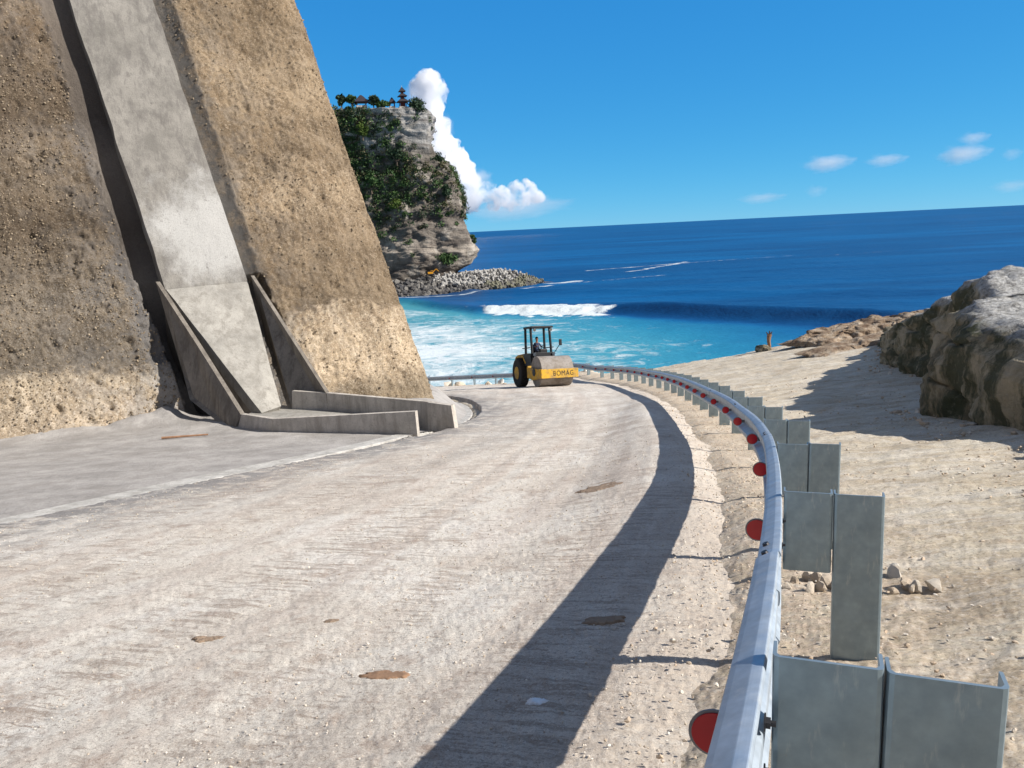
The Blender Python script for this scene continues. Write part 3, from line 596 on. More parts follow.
bm = cyl(bmesh.new(), (0, 0, 0), (.012, 0, 0), .012, seg=6); cyl(bm, (.0, 0, 0), (.003, 0, 0), .018, seg=12); cyl(bm, (.0, 0, 0), (.022, 0, 0), .006, seg=8); bolt_me = bpy.data.meshes.new('bolt'); bm.to_mesh(bolt_me); bm.free(); bolt_me.materials.append(M['bolt'])
def gpart(name, me, loc, rz, parent=guard):
    o = bpy.data.objects.new(name, me); COL.objects.link(o); o.parent = parent; o.location = loc; o.rotation_euler = (0, 0, rz); return o
step = 2.0; k = -1; posts = []
rr = random.Random(4)
while s1+k*step < d_[-1]-.5:
    s = s1+k*step; p, t, r = on_rail(s); rz = math.atan2(r.y, r.x); posts.append(s)
    jz = rr.uniform(-.012, .012); tilt = rr.uniform(-.012, .012)
    o = gpart('post', post_me, Vector(p+r*.205+Vector((0, 0, jz+.02)))-Vector(gl), rz+rr.uniform(-.02, .02)); o.rotation_euler[1] = tilt
    b = gpart('spacer_block', block_me, Vector(p+r*.002+Vector((0, 0, .022)))-Vector(gl), rz)
    c = gpart('reflector', disc_me, Vector(p-r*.105-t*.012+Vector((0, 0, -.157)))-Vector(gl), rz+rr.uniform(-.09, .09)); c.rotation_euler[1] = rr.uniform(-.06, .06)
    gpart('red_disc', red_me, (0, 0, 0), 0, c)
    if k < 8:
        for zz in (-.10, -.21): gpart('bolt', bolt_me, Vector(p-r*.01-t*.035+Vector((0, 0, zz)))-Vector(gl), rz)
        for zz in (-.10, -.22): gpart('bolt', bolt_me, Vector(p+r*.206-t*-.03+Vector((0, 0, zz)))-Vector(gl), rz)
    k += 1
sa = d_[0]; j = 0
while sa < d_[-1]-.5:
    sb = min(s1+1.12-4+4*(j+0)+0, d_[-1]-.05) if j else s1+1.12-4
    if sb-sa > .4: rail_panel(max(d_[0], sa-.16), sb, j % 2)
    sa = sb; j += 1

bm = cyl(bmesh.new(), (0, 0, -.004), (0, 0, .009), .013, .010, 12); sb_me = bpy.data.meshes.new('splice_bolt'); bmesh.ops.recalc_face_normals(bm, faces=bm.faces); bm.to_mesh(sb_me); bm.free(); sb_me.materials.append(M['bolt'])
for j in range(4):
    for ds_ in (-.06, .06):
        p, t, r = on_rail(s1+1.12-4*0+4*j-.08+ds_); q = p-r*.052+Vector((0, 0, -.017)); o = gpart('splice_bolt', sb_me, q-Vector(gl), math.atan2(r.y, r.x)); o.rotation_euler[1] = -.48

# ------------------------------------------------------------------ rock outcrop on the right
def polyrs(P_, n):
    P_ = np.array(P_, float); d0 = np.r_[0, np.cumsum(np.linalg.norm(np.diff(P_[:, :2], axis=0), axis=1))]; t = np.linspace(0, d0[-1], n)
    return np.stack([np.interp(t, d0, P_[:, i]) for i in range(P_.shape[1])], 1)
# left face line: x, y, top z
FL = polyrs([(16, 3.0, -1.6), (9.5, 5.8, -1.5), (7.1, 7.6, -1.15), (6.8, 9.5, -1.78), (6.85, 11.5, -1.72), (7.15, 13.2, -1.62), (7.5, 14.2, -1.58), (8.5, 15.0, -1.65), (9.3, 16.5, -1.42), (10.0, 18, -1.35), (10.6, 19.6, -1.95), (11.4, 23, -2.85), (12.9, 27, -3.65), (14.7, 31, -4.45), (16.4, 35, -5.0), (19, 38.5, -5.2), (26, 40, -5.0)], 300)
tg = np.gradient(FL[:, :2], axis=0); tg /= np.linalg.norm(tg, axis=1)[:, None]; inn = np.stack([tg[:, 1], -tg[:, 0]], 1)
vs_ = np.r_[np.linspace(0, 1, 70), 1+np.r_[np.linspace(.04, 1, 40), np.linspace(1.1, 4, 50)]]
OU = []
for vv in vs_:
    base = FL[:, :2]; gz0 = G(base[:, 0], base[:, 1])-.4
    if vv <= 1:
        off = .22*vv+.45*vv**9; z = gz0+(FL[:, 2]-gz0)*vv**.95
        off = off - .10*math.sin(vv*math.pi)
    else:
        off = .42+(vv-1)*2.6; z = FL[:, 2] + .05*np.sin(np.minimum(vv-1, 1.3)*1.2) + .035*(vv-1)
        z = np.where(FL[:, 1] > 20, z+ (vv-1)*.25, z)
    xy = base + inn*off if vv <= 1 else base + inn*.67 + (inn*.25+np.array([1, -.1])*.75)*(vv-1)*2.6
    OU.append(np.c_[xy, z])
OU = np.array(OU); x_, y_, z_ = OU[..., 0], OU[..., 1], OU[..., 2]
dn_ = .42*fbm(x_*.8, y_*.8, z_*.9, 4, 15) + .16*fbm(x_*2.6, y_*2.6, z_*2.6, 4, 16, .6) + .07*fbm(x_*7, y_*7, z_*7, 4, 18, .75)
vv2 = np.broadcast_to(vs_[:, None], x_.shape); sidew = sm(1.25, .85, vv2)
dn_ *= np.where(y_ > 15.5, 1.2, .75)
nrm3 = np.stack([-inn[None, :, 0]*sidew, -inn[None, :, 1]*sidew, np.broadcast_to(.25+.75*(1-sidew), x_.shape)], -1)
arcu = np.broadcast_to(np.linspace(0, 1, 300)*46, x_.shape); dn_ -= (.26*np.exp(-(noise(arcu*.75, z_*.35, 0, 33)/.07)**2)+.14*np.exp(-(noise(arcu*.5, z_*1.6, 0, 34)/.06)**2))*sidew
dn_ *= .45+.55*sidew
OU = OU + nrm3*dn_[..., None]
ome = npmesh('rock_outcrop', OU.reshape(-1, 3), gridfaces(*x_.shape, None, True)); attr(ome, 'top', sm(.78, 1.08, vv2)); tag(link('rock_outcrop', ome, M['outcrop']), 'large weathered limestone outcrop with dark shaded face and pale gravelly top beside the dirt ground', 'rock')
# low stepped ledge at the far edge of the dirt ground
def ledge(name, pts, h, wid, seed, label):
    L_ = polyrs(pts, 120); t_ = np.gradient(L_[:, :2], axis=0); t_ /= np.linalg.norm(t_, axis=1)[:, None]; n_ = np.stack([t_[:, 1], -t_[:, 0]], 1)
    rows = []
    for a in np.linspace(0, 1, 40):
        b = 1.15*min(1, math.sin(math.pi*a)*1.5)**.8-.12
        end = np.sin(np.linspace(0, math.pi, 120))**.35
        rows.append(np.c_[L_[:, :2]+n_*(a-.5)*wid, G(L_[:, 0], L_[:, 1])+b*h*end])
    A = np.array(rows); A = A + .55*h*np.stack([fbm(A[..., 0]*1.5, A[..., 1]*1.5, A[..., 2]*1.5, 5, seed+i_, .6) for i_ in range(3)], -1)*np.array([1.6, 1.6, .8])
    tag(link(name, npmesh(name, A.reshape(-1, 3), gridfaces(*A.shape[:2])), M['gravelled']), label, 'earth bank')
M['gravelled'] = m_dirtpile()
ledge('earth_bank', [(12.6, 33.0), (14.2, 33.9), (16.6, 34.4), (19, 34)], .26, 2.2, 60, 'lower crumbly tan earth bank in front of the far stepped ledge')
ledge('earth_bank', [(14.4, 38.6), (16.4, 39.6), (18.8, 40), (23, 39)], .55, 3.4, 70, 'upper stepped tan earth bank with pale top at edge above the sea')

# ------------------------------------------------------------------ headland
def zpx(px, py, y=287): return at(px, py, y).z
prof_px = [(452, 281), (456, 272), (468, 265), (477, 251), (473, 241), (468, 232), (462, 220), (464, 210), (458, 194), (452, 171), (441, 160), (431, 153), (425, 141), (426, 128), (428, 112), (424, 104)]
pz = np.array([at(a, b, 287).z for a, b in prof_px]); pxx = np.array([at(a, b, 287).x for a, b in prof_px])
TIP0 = pxx[1]; order = np.argsort(pz); pz, pxx = pz[order], pxx[order]
ZT = at(400, 108, 287).z
FP = polyrs([(-190, 236), (-120, 262), (-80, 272), (-52, 279), (-34, 282), (-24, 284), (TIP0-1.2, 286.5), (TIP0+.2, 290), (TIP0-.5, 300), (-26, 330), (-50, 380), (-120, 450)], 420)
tg = np.gradient(FP[:, :2], axis=0); tg /= np.linalg.norm(tg, axis=1)[:, None]; on = np.stack([tg[:, 1], -tg[:, 0]], 1)
zs_ = np.linspace(-19, ZT, 300); HL = []
wt = sm(-75, -32, FP[:, 0])*sm(360, 300, FP[:, 1])
for z in zs_:
    xo_ = np.interp(z, pz, pxx)-TIP0
    back_ = (z+19)*.14*(1-.6*sm(20, 40, z))
    HL.append(np.c_[FP[:, 0]+xo_*wt, FP[:, 1]+back_*sm(330, 290, FP[:, 1]), np.full(len(FP), z)])
HL = np.array(HL); x_, y_, z_ = HL[..., 0], HL[..., 1], HL[..., 2]
led = noise(z_*.22+.5*fbm(x_*.03, y_*.03, 0, 3, 3), x_*.012, y_*.012, 41)
dq = 5.5*fbm(x_*.035, y_*.035, z_*.035, 3, 22)*.8 + 2.6*fbm(x_*.13, y_*.13, z_*.16, 4, 24) + 1.5*fbm(x_*.5, y_*.5, z_*.6, 3, 26) + 2.2*led*sm(30, 12, z_)
tipw = np.exp(-((np.hypot(FP[:, 0]-TIP0, FP[:, 1]-289))/9)**2)[None, :]
dq = dq*(1-.55*tipw)
HL = HL + np.stack([on[None, :, 0]*dq, on[None, :, 1]*dq, .3*dq*sm(ZT-1, ZT-8, z_)], -1)
capr = []
for k_i, t_ in enumerate((.03, .1, .25, .6, 1)):
    c0 = HL[-1].copy(); cen = np.array([-75., 345, ZT]); capr.append(c0*(1-t_)+cen*t_ + np.array([0, 0, .6*(t_ > .05)])*np.ones((len(FP), 1)))
HA = np.concatenate([HL, np.array(capr)]); me = npmesh('headland', HA.reshape(-1, 3), gridfaces(HA.shape[0], HA.shape[1]))
attr(me, 'hh', np.r_[(HL[..., 2]+20).ravel(), np.full(5*len(FP), 68.)])
tag(link('headland', me, M['headland']), kind='structure')

# foliage: many small faces in uneven clumps
def leaves(cl_, per, size, seed):
    g = np.random.default_rng(seed); V = []; 
    for (c, r) in cl_:
        n = per; u = g.normal(size=(n, 3)); u /= np.linalg.norm(u, axis=1)[:, None]; q = np.array(c)+u*np.array(r)*(g.random((n, 1))**.35)
        a = g.normal(size=(n, 3)); a /= np.linalg.norm(a, axis=1)[:, None]; b = np.cross(a, g.normal(size=(n, 3))); b /= np.linalg.norm(b, axis=1)[:, None]
        sz_ = size*g.uniform(.6, 1.3, (n, 1)); V.append(np.stack([q-a*sz_, q-b*sz_*.7, q+a*sz_, q+b*sz_*.7], 1))
    V = np.concatenate(V).reshape(-1, 3); return V, np.arange(len(V)).reshape(-1, 4)
def crown_clumps(w, h, n, seed, base=0.):
    g = np.random.default_rng(seed); out = []
    for i in range(n):
        a = g.uniform(0, 2*math.pi); k = g.uniform(0, 1); zz = base+h*(.2+.7*k); rad_ = w*.5*math.sqrt(max(.05, 1-(2*k-1)**2))*g.uniform(.2, .85)
        r_ = w*g.uniform(.15, .28); out.append(((rad_*math.cos(a), rad_*math.sin(a), zz), (r_, r_, r_*.8)))
    return out
def tree(name, loc, w, h, trunk_h, mat, seed, label, group, cat='tree', n=11, per=60, size=.42):
    t = tag(empty(name, loc), label, cat, group)
    bm = bmesh.new(); g = random.Random(seed)
    cyl(bm, (0, 0, -1.0), (.1*w*g.uniform(-.4, .4), 0, trunk_h+h*.35), .045*w+.05, .02*w+.03, 7)
    for i in range(4):
        a = g.uniform(0, 6.28); cyl(bm, (0, 0, trunk_h*.8), (w*.3*math.cos(a), w*.3*math.sin(a), trunk_h+h*.5), .02*w+.03, .015, 5)
    bm_obj('trunk', bm, M['bark'], t)
    v_, f_ = leaves(crown_clumps(w, h, n, seed, trunk_h), per, size, seed); link('crown', npmesh('crown', v_, f_, False), mat, t); return t
TG = 'trees on the headland clifftop'
for (px, py, w, h, tr, mt, sd, lab) in (
    (342, 107, 4.2, 3.6, .3, 'leafd', 1, 'dark pointed tree on the clifftop right beside the near cliff edge'),
    (352, 106.5, 5.0, 3.4, .3, 'leaf', 2, 'rounded green tree between the pointed tree and the larger pavilion'),
    (374, 108, 5.2, 3.2, .7, 'leafd', 3, 'leaning dark tree just right of the larger pavilion'),
    (383, 108.5, 5.0, 2.0, .2, 'leaf', 4, 'low spreading green tree left of the small pavilion'),
    (418, 122, 9.5, 7.0, .2, 'leafd', 5, 'big dense dark tree overhanging the clifftop corner by the pagoda')):
    p = at(px, py, 291); tree('clifftop_tree', p, w, h, tr, M[mt], sd, lab, TG, n=16 if w > 8 else 10, per=90 if w > 8 else 60)
# bushes one can tell apart on the cliff face
BG = 'shrubs on the headland face'
specs = [(395, 155, 8, 4.5, 'leafd', 'large dark shrub under the pale rock face of the headland'), (362, 132, 5, 5, 'leafy', 'bright yellow green shrub high on the left of the headland'), (372, 185, 7, 5, 'leaf', 'mid green shrub halfway down the left of the headland'), (438, 158, 4, 3.2, 'leafd', 'small dark shrub on the right shoulder of the headland'), (448, 258, 7, 2.4, 'leaf', 'low green shrub on the lowest ledge of the headland'), (447, 190, 5, 4.5, 'leafd', 'dark shrub on the right slope midway down the headland'), (395, 205, 6, 3.2, 'leafy', 'pale green shrub low on the left of the headland'), (474, 237, 3, 4.5, 'leaf', 'narrow green shrub hanging on the headland nose')]
HF = HL.reshape(-1, 3)
proj_x = 512+FPX*(HF@RT)/(HF@FWD); proj_y = 384-FPX*(HF@UP)/(HF@FWD)
def surf(px, py):
    k0 = np.hypot(proj_x-px, proj_y-py); c = np.where(k0 < max(2.5, k0.min()+.5))[0]; return HF[c[np.argmin(HF[c, 1])]]
for i_, (px, py, w, h, mt, lab) in enumerate(specs):
    p = surf(px, py); tree('shrub', Vector(p)-Vector((0, .3, h*.5)), w, h, .2, M[mt], 30+i_, lab, BG, 'shrub', n=11, per=60, size=.4)
# the rest of the cover reads as one mass
g_ = np.random.default_rng(5); zrel = (HF[:, 2]+20); nn_ = fbm(HF[:, 0]*.06, HF[:, 1]*.06, HF[:, 2]*.06, 3, 50); leftw = sm(445, 345, proj_x)
score = (sm(20, 32, zrel)*sm(54, 40, zrel)*.85 + leftw*sm(12, 28, zrel)*.75 + sm(372, 352, proj_x)*.9*sm(20, 30, zrel) + .95*sm(64.5, 67, zrel)) * (.35+.9*sm(-.25, .3, nn_))
cand = np.where((proj_x > 320) & (proj_x < 480) & (HF[:, 1] < 318))[0]; pr = score[cand]; pr = pr/pr.sum()
for nm, mt, cnt, per, sz_ in (('green_ground_cover', 'leaf', 380, 56, .34), ('dark_ground_cover', 'leafd', 260, 56, .34), ('dry_scrub_cover', 'scrub', 460, 40, .30)):
    c = HF[g_.choice(cand, cnt, p=pr)]; r_ = g_.uniform(.8, 2.1, (cnt, 1))*np.array([[1.1, .9, .8]])
    v_, f_ = leaves([(a+np.array([0, -.2, .1]), b) for a, b in zip(c, r_)], per, sz_, 90+cnt); tag(link(nm, npmesh(nm, v_, f_, False), M[mt]), kind='stuff')

# temple buildings on the clifftop
def hip_roof(bm, w, z0, z1, top=.12, flare=.15):
    rings = [(w*.5, z0), (w*.5+.05, z0+.12), (w*.36, z0+(z1-z0)*.38), (w*.22, z0+(z1-z0)*.7), (w*.5*top, z1)]
    prev = None
    for a, z in rings:
        cur = [bm.verts.new((x*a, y*a, z)) for x, y in ((-1, -1), (1, -1), (1, 1), (-1, 1))]
        if prev:
            for i in range(4): bm.faces.new((prev[i], prev[(i+1) % 4], cur[(i+1) % 4], cur[i]))
        else: bm.faces.new(cur[::-1])
        prev = cur
    bm.faces.new(prev); return bm
pg = tag(empty('pagoda', at(403, 107.5, 292), .3), 'small three tiered temple pagoda with dark thatch roofs on the clifftop', 'pagoda')
bm = box(bmesh.new(), (0, 0, -.25), (3.0, 3.0, .8)); bm_obj('base', bm, M['pale'], pg)
for i in range(4): cyl_ = box(bmesh.new(), ((-1 if i % 2 else 1)*1.0, (-1 if i > 1 else 1)*1.0, 1.0), (.22, .22, 1.5)); bm_obj('post', cyl_, M['redwood'], pg)
bm_obj('body', box(bmesh.new(), (0, 0, 1.1), (1.3, 1.3, 1.4)), M['redwood'], pg)
for w_, z0, z1 in ((3.9, 1.75, 3.3), (3.0, 3.6, 4.9), (2.2, 5.2, 6.7)):
    bm_obj('roof', hip_roof(bmesh.new(), w_, z0, z1, .16), M['thatch'], pg)
for w_, z0, z1 in ((1.2, 3.2, 3.7), (.9, 4.8, 5.3)): bm_obj('tier_body', box(bmesh.new(), (0, 0, (z0+z1)/2), (w_, w_, z1-z0)), M['redwood'], pg)
bm_obj('finial', cyl(bmesh.new(), (0, 0, 6.6), (0, 0, 7.3), .12, .03, 8), M['pale'], pg)
for px, py, w_, h_, lab in ((361.5, 107, 4.6, 2.5, 'larger open pavilion with dark hipped roof among the clifftop trees'), (392.3, 107.5, 2.4, 1.9, 'small pavilion with pointed dark roof just left of the pagoda')):
    pv = tag(empty('pavilion', at(px, py, 292), .25), lab, 'pavilion', 'temple pavilions')
    bm_obj('base', box(bmesh.new(), (0, 0, 0), (w_*.8, w_*.8, .6)), M['pale'], pv)
    for i in range(4): bm_obj('post', box(bmesh.new(), ((-1 if i % 2 else 1)*w_*.33, (-1 if i > 1 else 1)*w_*.33, .9), (.2, .2, 1.3)), M['redwood'], pv)
    bm_obj('roof', hip_roof(bmesh.new(), w_, 1.45, 1.45+h_, .1), M['thatch'], pv)
tw = tag(empty('terrace_wall', at(397, 111, 289)), 'long low pale terrace wall along the clifftop below the pagoda', 'wall')
bm_obj('wall', box(bmesh.new(), (-2.5, 0, 0), (19, .5, 1.3)), M['pale'], tw); bm_obj('coping', box(bmesh.new(), (-2.5, 0, .72), (19.2, .75, .14)), M['thatch'], tw)
fp_ = tag(empty('flag_pole', at(412.3, 108, 291)), 'thin bare pole standing right of the pagoda', 'pole'); bm_obj('pole', cyl(bmesh.new(), (0, 0, -.5), (.1, 0, 4.6), .09, .05, 8), M['pale'], fp_); bm_obj('base', box(bmesh.new(), (0, 0, -.2), (.6, .6, .5)), M['pale'], fp_)

# ------------------------------------------------------------------ breakwater
Bx = np.linspace(-75, 20, 200); By = np.linspace(250, 312, 110); BX, BY = np.meshgrid(Bx, By)
frontline = np.interp(BX, [-75, -45, -30, -15, 0, 10, 14], [258, 264, 268, 275, 285, 296, 303]); backl = np.interp(BX, [-75, -30, -12, 0, 10, 14], [300, 300, 300, 303, 305, 304])
tt = np.clip((BY-frontline)/11, -.6, 1); tb = np.clip((backl-BY)/4, -1, 1)
crest = np.interp(BX, [-75, -40, -22, -10, -2, 8, 14, 20], [4.0, 4.0, 4.6, 5.0, 5.0, 3.0, .5, -3])
bz = -20 + np.minimum(np.where(tt > 0, crest*tt, tt*6), np.where(tb > 0, crest*tb, tb*6)) + .5*fbm(BX*.4, BY*.4, 0, 3, 19)
tag(link('breakwater', npmesh('breakwater', np.stack([BX, BY, bz], -1).reshape(-1, 3), gridfaces(*BX.shape)), M['darkrock']), 'rubble mound breakwater running out from foot of the headland', 'breakwater')
def bzat(x, y):
    i_ = np.clip(np.searchsorted(By, y), 0, len(By)-1); j_ = np.clip(np.searchsorted(Bx, x), 0, len(Bx)-1); return bz[i_, j_]
ico = bmesh.new(); bmesh.ops.create_icosphere(ico, subdivisions=1, radius=1); IV = np.array([v.co[:] for v in ico.verts]); IF = np.array([[v.index for v in f.verts] for f in ico.faces]); ico.free()
ico = bmesh.new(); bmesh.ops.create_icosphere(ico, subdivisions=2, radius=1); IV2 = np.array([v.co[:] for v in ico.verts]); IF2 = np.array([[v.index for v in f.verts] for f in ico.faces]); ico.free()
def stones(C, Rr, seed, flat=.7):
    g = np.random.default_rng(seed); n = len(C); jit = 1+.28*g.normal(size=(n, len(IV), 1)).clip(-1.6, 1.6)
    sc = np.asarray(Rr)[:, None, None]*np.stack([g.uniform(.8, 1.3, n), g.uniform(.7, 1.1, n), g.uniform(flat*.7, flat*1.2, n)], -1)[:, None, :]
    a = g.uniform(0, 6.28, n); V = IV[None]*jit*sc; ca, sa_ = np.cos(a)[:, None], np.sin(a)[:, None]
    V = np.stack([V[..., 0]*ca-V[..., 1]*sa_, V[..., 0]*sa_+V[..., 1]*ca, V[..., 2]], -1)+np.asarray(C)[:, None, :]
    return V.reshape(-1, 3), (IF[None]+(np.arange(n)*len(IV))[:, None, None]).reshape(-1, 3)
v_, f_ = stones(GRIT_P, GRIT_R, 5, 1.); tag(link('cliff_grit', npmesh('cliff_grit', v_, f_, False), M['grit']), kind='stuff')
n = 1500; x_ = g_.uniform(-70, 14, n); fl_ = np.interp(x_, [-75, -45, -30, -15, 0, 10, 14], [258, 264, 268, 275, 285, 296, 303]); y_ = fl_-1.5+g_.uniform(0, 13, n); ok = y_ < 303
x_, y_ = x_[ok], y_[ok]; v_, f_ = stones(np.c_[x_, y_, bzat(x_, y_)+.3], g_.uniform(.5, 1.1, len(x_)), 3, .9)
tag(link('armour_rocks', npmesh('armour_rocks', v_, f_, False), M['darkrock']), kind='stuff')
bm = bmesh.new()
for dv in ((0, 0, 1), (.943, 0, -.333), (-.471, .816, -.333), (-.471, -.816, -.333)): cyl(bm, Vector(dv)*-.1, Vector(dv)*1.15, .46, .28, 8)
bmesh.ops.recalc_face_normals(bm, faces=bm.faces); pod_me = bpy.data.meshes.new('tetrapod'); bm.to_mesh(pod_me); bm.free(); pod_me.materials.append(M['pod'])
podw_me = pod_me.copy(); podw_me.materials.clear(); podw_me.materials.append(M['podw'])
cnt = 0; gr_ = random.Random(3)
while cnt < 230:
    x = gr_.uniform(-25, 13); fl_ = float(np.interp(x, [-75, -45, -30, -15, 0, 10, 14], [258, 264, 268, 275, 285, 296, 303])); q_ = gr_.random(); y = fl_-1+q_*13
    if y > 303 or (q_ < .32 and x < -8): continue
    z = float(bzat(x, y)); wet = z < -18.6 or (x > 4 and z < -17.6)
    o = bpy.data.objects.new('tetrapod', podw_me if wet else pod_me); COL.objects.link(o); o.location = (x, y, z+.55); o.rotation_euler = (gr_.uniform(0, 6), gr_.uniform(0, 6), gr_.uniform(0, 6)); s_ = gr_.uniform(.95, 1.25); o.scale = (s_,)*3
    if wet: tag(o, 'dark wet concrete tetrapod low on the breakwater at the waterline', 'tetrapod', 'wet tetrapods at the waterline')
    else: tag(o, 'pale dry concrete tetrapod piled on the breakwater slope', 'tetrapod', 'pale tetrapods on the breakwater')
    cnt += 1
bm = bmesh.new(); prism(bm, [(-22, 291, -16.4), (-1.5, 299.5, -15.6), (-1.5, 299.5, -13.9), (-22, 291, -14.3)], (-.6, 2.2, 0)); cw = bm_obj('crown_wall', bm, M['kerb']); tag(cw, 'pale concrete crown wall along the top of the breakwater', 'wall')
# access ledge at the cliff foot and the excavator on it
ex = tag(empty('excavator', at(431, 275.5, 279), .2), 'small orange yellow excavator parked on the ledge at the foot of the headland', 'excavator')
ex.scale = (.6,)*3
for sx in (-1, 1):
    bm = box(bmesh.new(), (0, sx*1.0, .45), (3.6, .55, .8)); bm_obj('track', bm, M['black'], ex, bevel=.2)
bm_obj('body', box(bmesh.new(), (-.4, 0, 1.5), (2.8, 2.4, 1.1)), M['orange'], ex, bevel=.08)
bm_obj('cab', box(bmesh.new(), (.55, -.6, 2.0), (1.3, 1.0, 1.6)), M['orange'], ex, bevel=.06)
bm = bmesh.new(); box(bm, (.55, -1.12, 2.25), (1.0, .03, .8)); bm_obj('window', bm, M['black'], ex)
bm = bmesh.new(); cyl(bm, (1.0, .3, 1.7), (3.2, .3, 3.6), .24, .2, 6); cyl(bm, (3.2, .3, 3.6), (4.6, .3, 2.2), .2, .16, 6); bm_obj('boom', bm, M['orange'], ex)
bm_obj('bucket', box(bmesh.new(), (4.7, .3, 1.7), (.7, .9, .8)), M['black'], ex, bevel=.1)

# ------------------------------------------------------------------ road roller
cxy = (1.62, 41.3)
def gnorm(x, y, e=.8): return Vector((-(float(G(x+e, y))-float(G(x-e, y)))/(2*e), -(float(G(x, y+e))-float(G(x, y-e)))/(2*e), 1)).normalized()
nz_ = gnorm(*cxy); th_ = R(24); fx = Vector((math.cos(th_), math.sin(th_), 0)); fx = (fx-nz_*fx.dot(nz_)).normalized(); fy = nz_.cross(fx)
roller = tag(empty('road_roller'), 'yellow and black single drum road roller standing on the road by the guardrail', 'road roller')
MR = Matrix([[fx[i], fy[i], nz_[i], (cxy[0], cxy[1], float(G(*cxy))+.02)[i]] for i in range(3)]+[[0, 0, 0, 1]]); MR = MR @ Matrix.Diagonal((.85, .82, 1.0, 1)); roller.matrix_world = MR
def rp(name, bm, m, parent=roller, **k): return bm_obj(name, bm, m, parent, **k)
bm = cyl(bmesh.new(), (-1.06, -1.45, .78), (1.06, -1.45, .78), .78, seg=48); rp('drum', bm, M['drum'], bevel=.015)
fr = rp('front_frame', box(bmesh.new(), (0, -2.42, .66), (2.46, .16, .46)), M['yellow'], bevel=.02)
for sx in (-1, 1):
    bm = bmesh.new(); prism(bm, [(sx*1.10, -2.34, .44), (sx*1.10, -1.2, .36), (sx*1.10, -.42, .5), (sx*1.10, -.42, 1.02), (sx*1.10, -2.34, .88)], (sx*.12, 0, 0)); sp_ = rp('side_plate', bm, M['yellow'], bevel=.015)
    rp('hub', cyl(bmesh.new(), (sx*1.222, -1.45, .76), (sx*1.25, -1.45, .76), .2, seg=20), M['black'], sp_)
rp('rear_crossbeam', box(bmesh.new(), (0, -.36, .85), (2.3, .16, .5)), M['yellow'], bevel=.02)
rp('scraper', box(bmesh.new(), (0, -2.30, .52), (2.1, .05, .12)), M['black'])
rp('articulation_joint', cyl(bmesh.new(), (0, -.1, .45), (0, -.1, 1.1), .22), M['black'])
txt = bpy.data.curves.new('lettering', 'FONT'); txt.body = 'BOMAG'; txt.size = .36; txt.extrude = .004; txt.align_x = 'CENTER'; txt.space_character = 1.12
to = bpy.data.objects.new('lettering_curve', txt); COL.objects.link(to); bpy.context.view_layer.update()
lme = bpy.data.meshes.new_from_object(to.evaluated_get(bpy.context.evaluated_depsgraph_get())); bpy.data.objects.remove(to)
lme.materials.clear(); lt = link('lettering', lme, M['letter'], fr); lt.rotation_euler = (R(90), 0, 0); lt.location = (.22, -2.506, .545)
for sx in (-1, 1):
    bm = cyl(bmesh.new(), (sx*.80-.28, 1.5, .76), (sx*.80+.28, 1.5, .76), .76, seg=40); w_ = rp('wheel', bm, M['tyre'], bevel=.09)
    bm = bmesh.new()
    for i in range(22):
        a = i/22*6.283; box(bm, (sx*.80, 1.5+.755*math.cos(a), .76+.755*math.sin(a)), (.5, .07, .05), Matrix.Rotation(a-math.pi/2, 4, 'X') @ Matrix.Rotation(.5, 4, 'Z'))
    rp('tread', bm, M['tyre'], w_); rp('rim', cyl(bmesh.new(), (sx*1.0, 1.5, .76), (sx*1.10, 1.5, .76), .38, .33, 24), M['yellow'], w_)
bm = bmesh.new(); prism(bm, [(-.62, 1.0, .8), (-.62, 2.75, .8), (-.62, 2.75, 1.35), (-.62, 2.35, 1.72), (-.62, 1.0, 1.78)], (1.24, 0, 0)); hd = rp('engine_hood', bm, M['yellow'], bevel=.05)
bm = bmesh.new()
for i in range(6): box(bm, (-.63, 1.5+i*.16, 1.3), (.02, .07, .5)); box(bm, (.63, 1.5+i*.16, 1.3), (.02, .07, .5))
rp('grille', bm, M['black'], hd)
for sx in (-1, 1):
    bm = bmesh.new(); prism(bm, [(sx*.62, .55, 1.25), (sx*.62, 1.0, 1.66), (sx*.62, 2.1, 1.66), (sx*.62, 2.4, 1.3), (sx*.62, 2.3, 1.3), (sx*.62, 2.05, 1.58), (sx*.62, 1.05, 1.58), (sx*.62, .65, 1.2)], (sx*.22, 0, 0)); rp('fender', bm, M['yellow'])
rp('platform', box(bmesh.new(), (0, .45, 1.18), (1.72, 1.5, .14)), M['black'], bevel=.02)
rp('step_panel', box(bmesh.new(), (0, -.2, .98), (1.5, .12, .5)), M['black'])
bm = bmesh.new(); box(bm, (0, -.2, 1.5), (1.5, .12, .56)); box(bm, (-.80, .35, 1.5), (.06, 1.1, .5)); box(bm, (.80, .35, 1.5), (.06, 1.1, .5)); rp('cab_panel', bm, M['black'], bevel=.02)
bm = bmesh.new(); box(bm, (.1, -.02, 1.72), (.5, .3, .5)); rp('console', bm, M['black'], bevel=.05)
bm = bmesh.new(); box(bm, (.1, .85, 1.62), (.52, .5, .14)); box(bm, (.1, 1.1, 1.95), (.5, .12, .6)); box(bm, (.1, .85, 1.4), (.3, .3, .4)); rp('seat', bm, M['seat'], bevel=.04)
bm = bmesh.new(); bmesh.ops.create_circle(bm, segments=20, radius=.2)
bm.free(); bm = bmesh.new()
for i in range(20):
    a, b = i/20*6.283, (i+1)/20*6.283; cyl(bm, (.1+.2*math.cos(a), .22+.19*math.sin(a), 2.02+.06*math.sin(a)), (.1+.2*math.cos(b), .22+.19*math.sin(b), 2.02+.06*math.sin(b)), .018, seg=6)
cyl(bm, (.1, .22, 2.02), (.1, .05, 1.8), .03, seg=8); rp('steering_wheel', bm, M['black'])
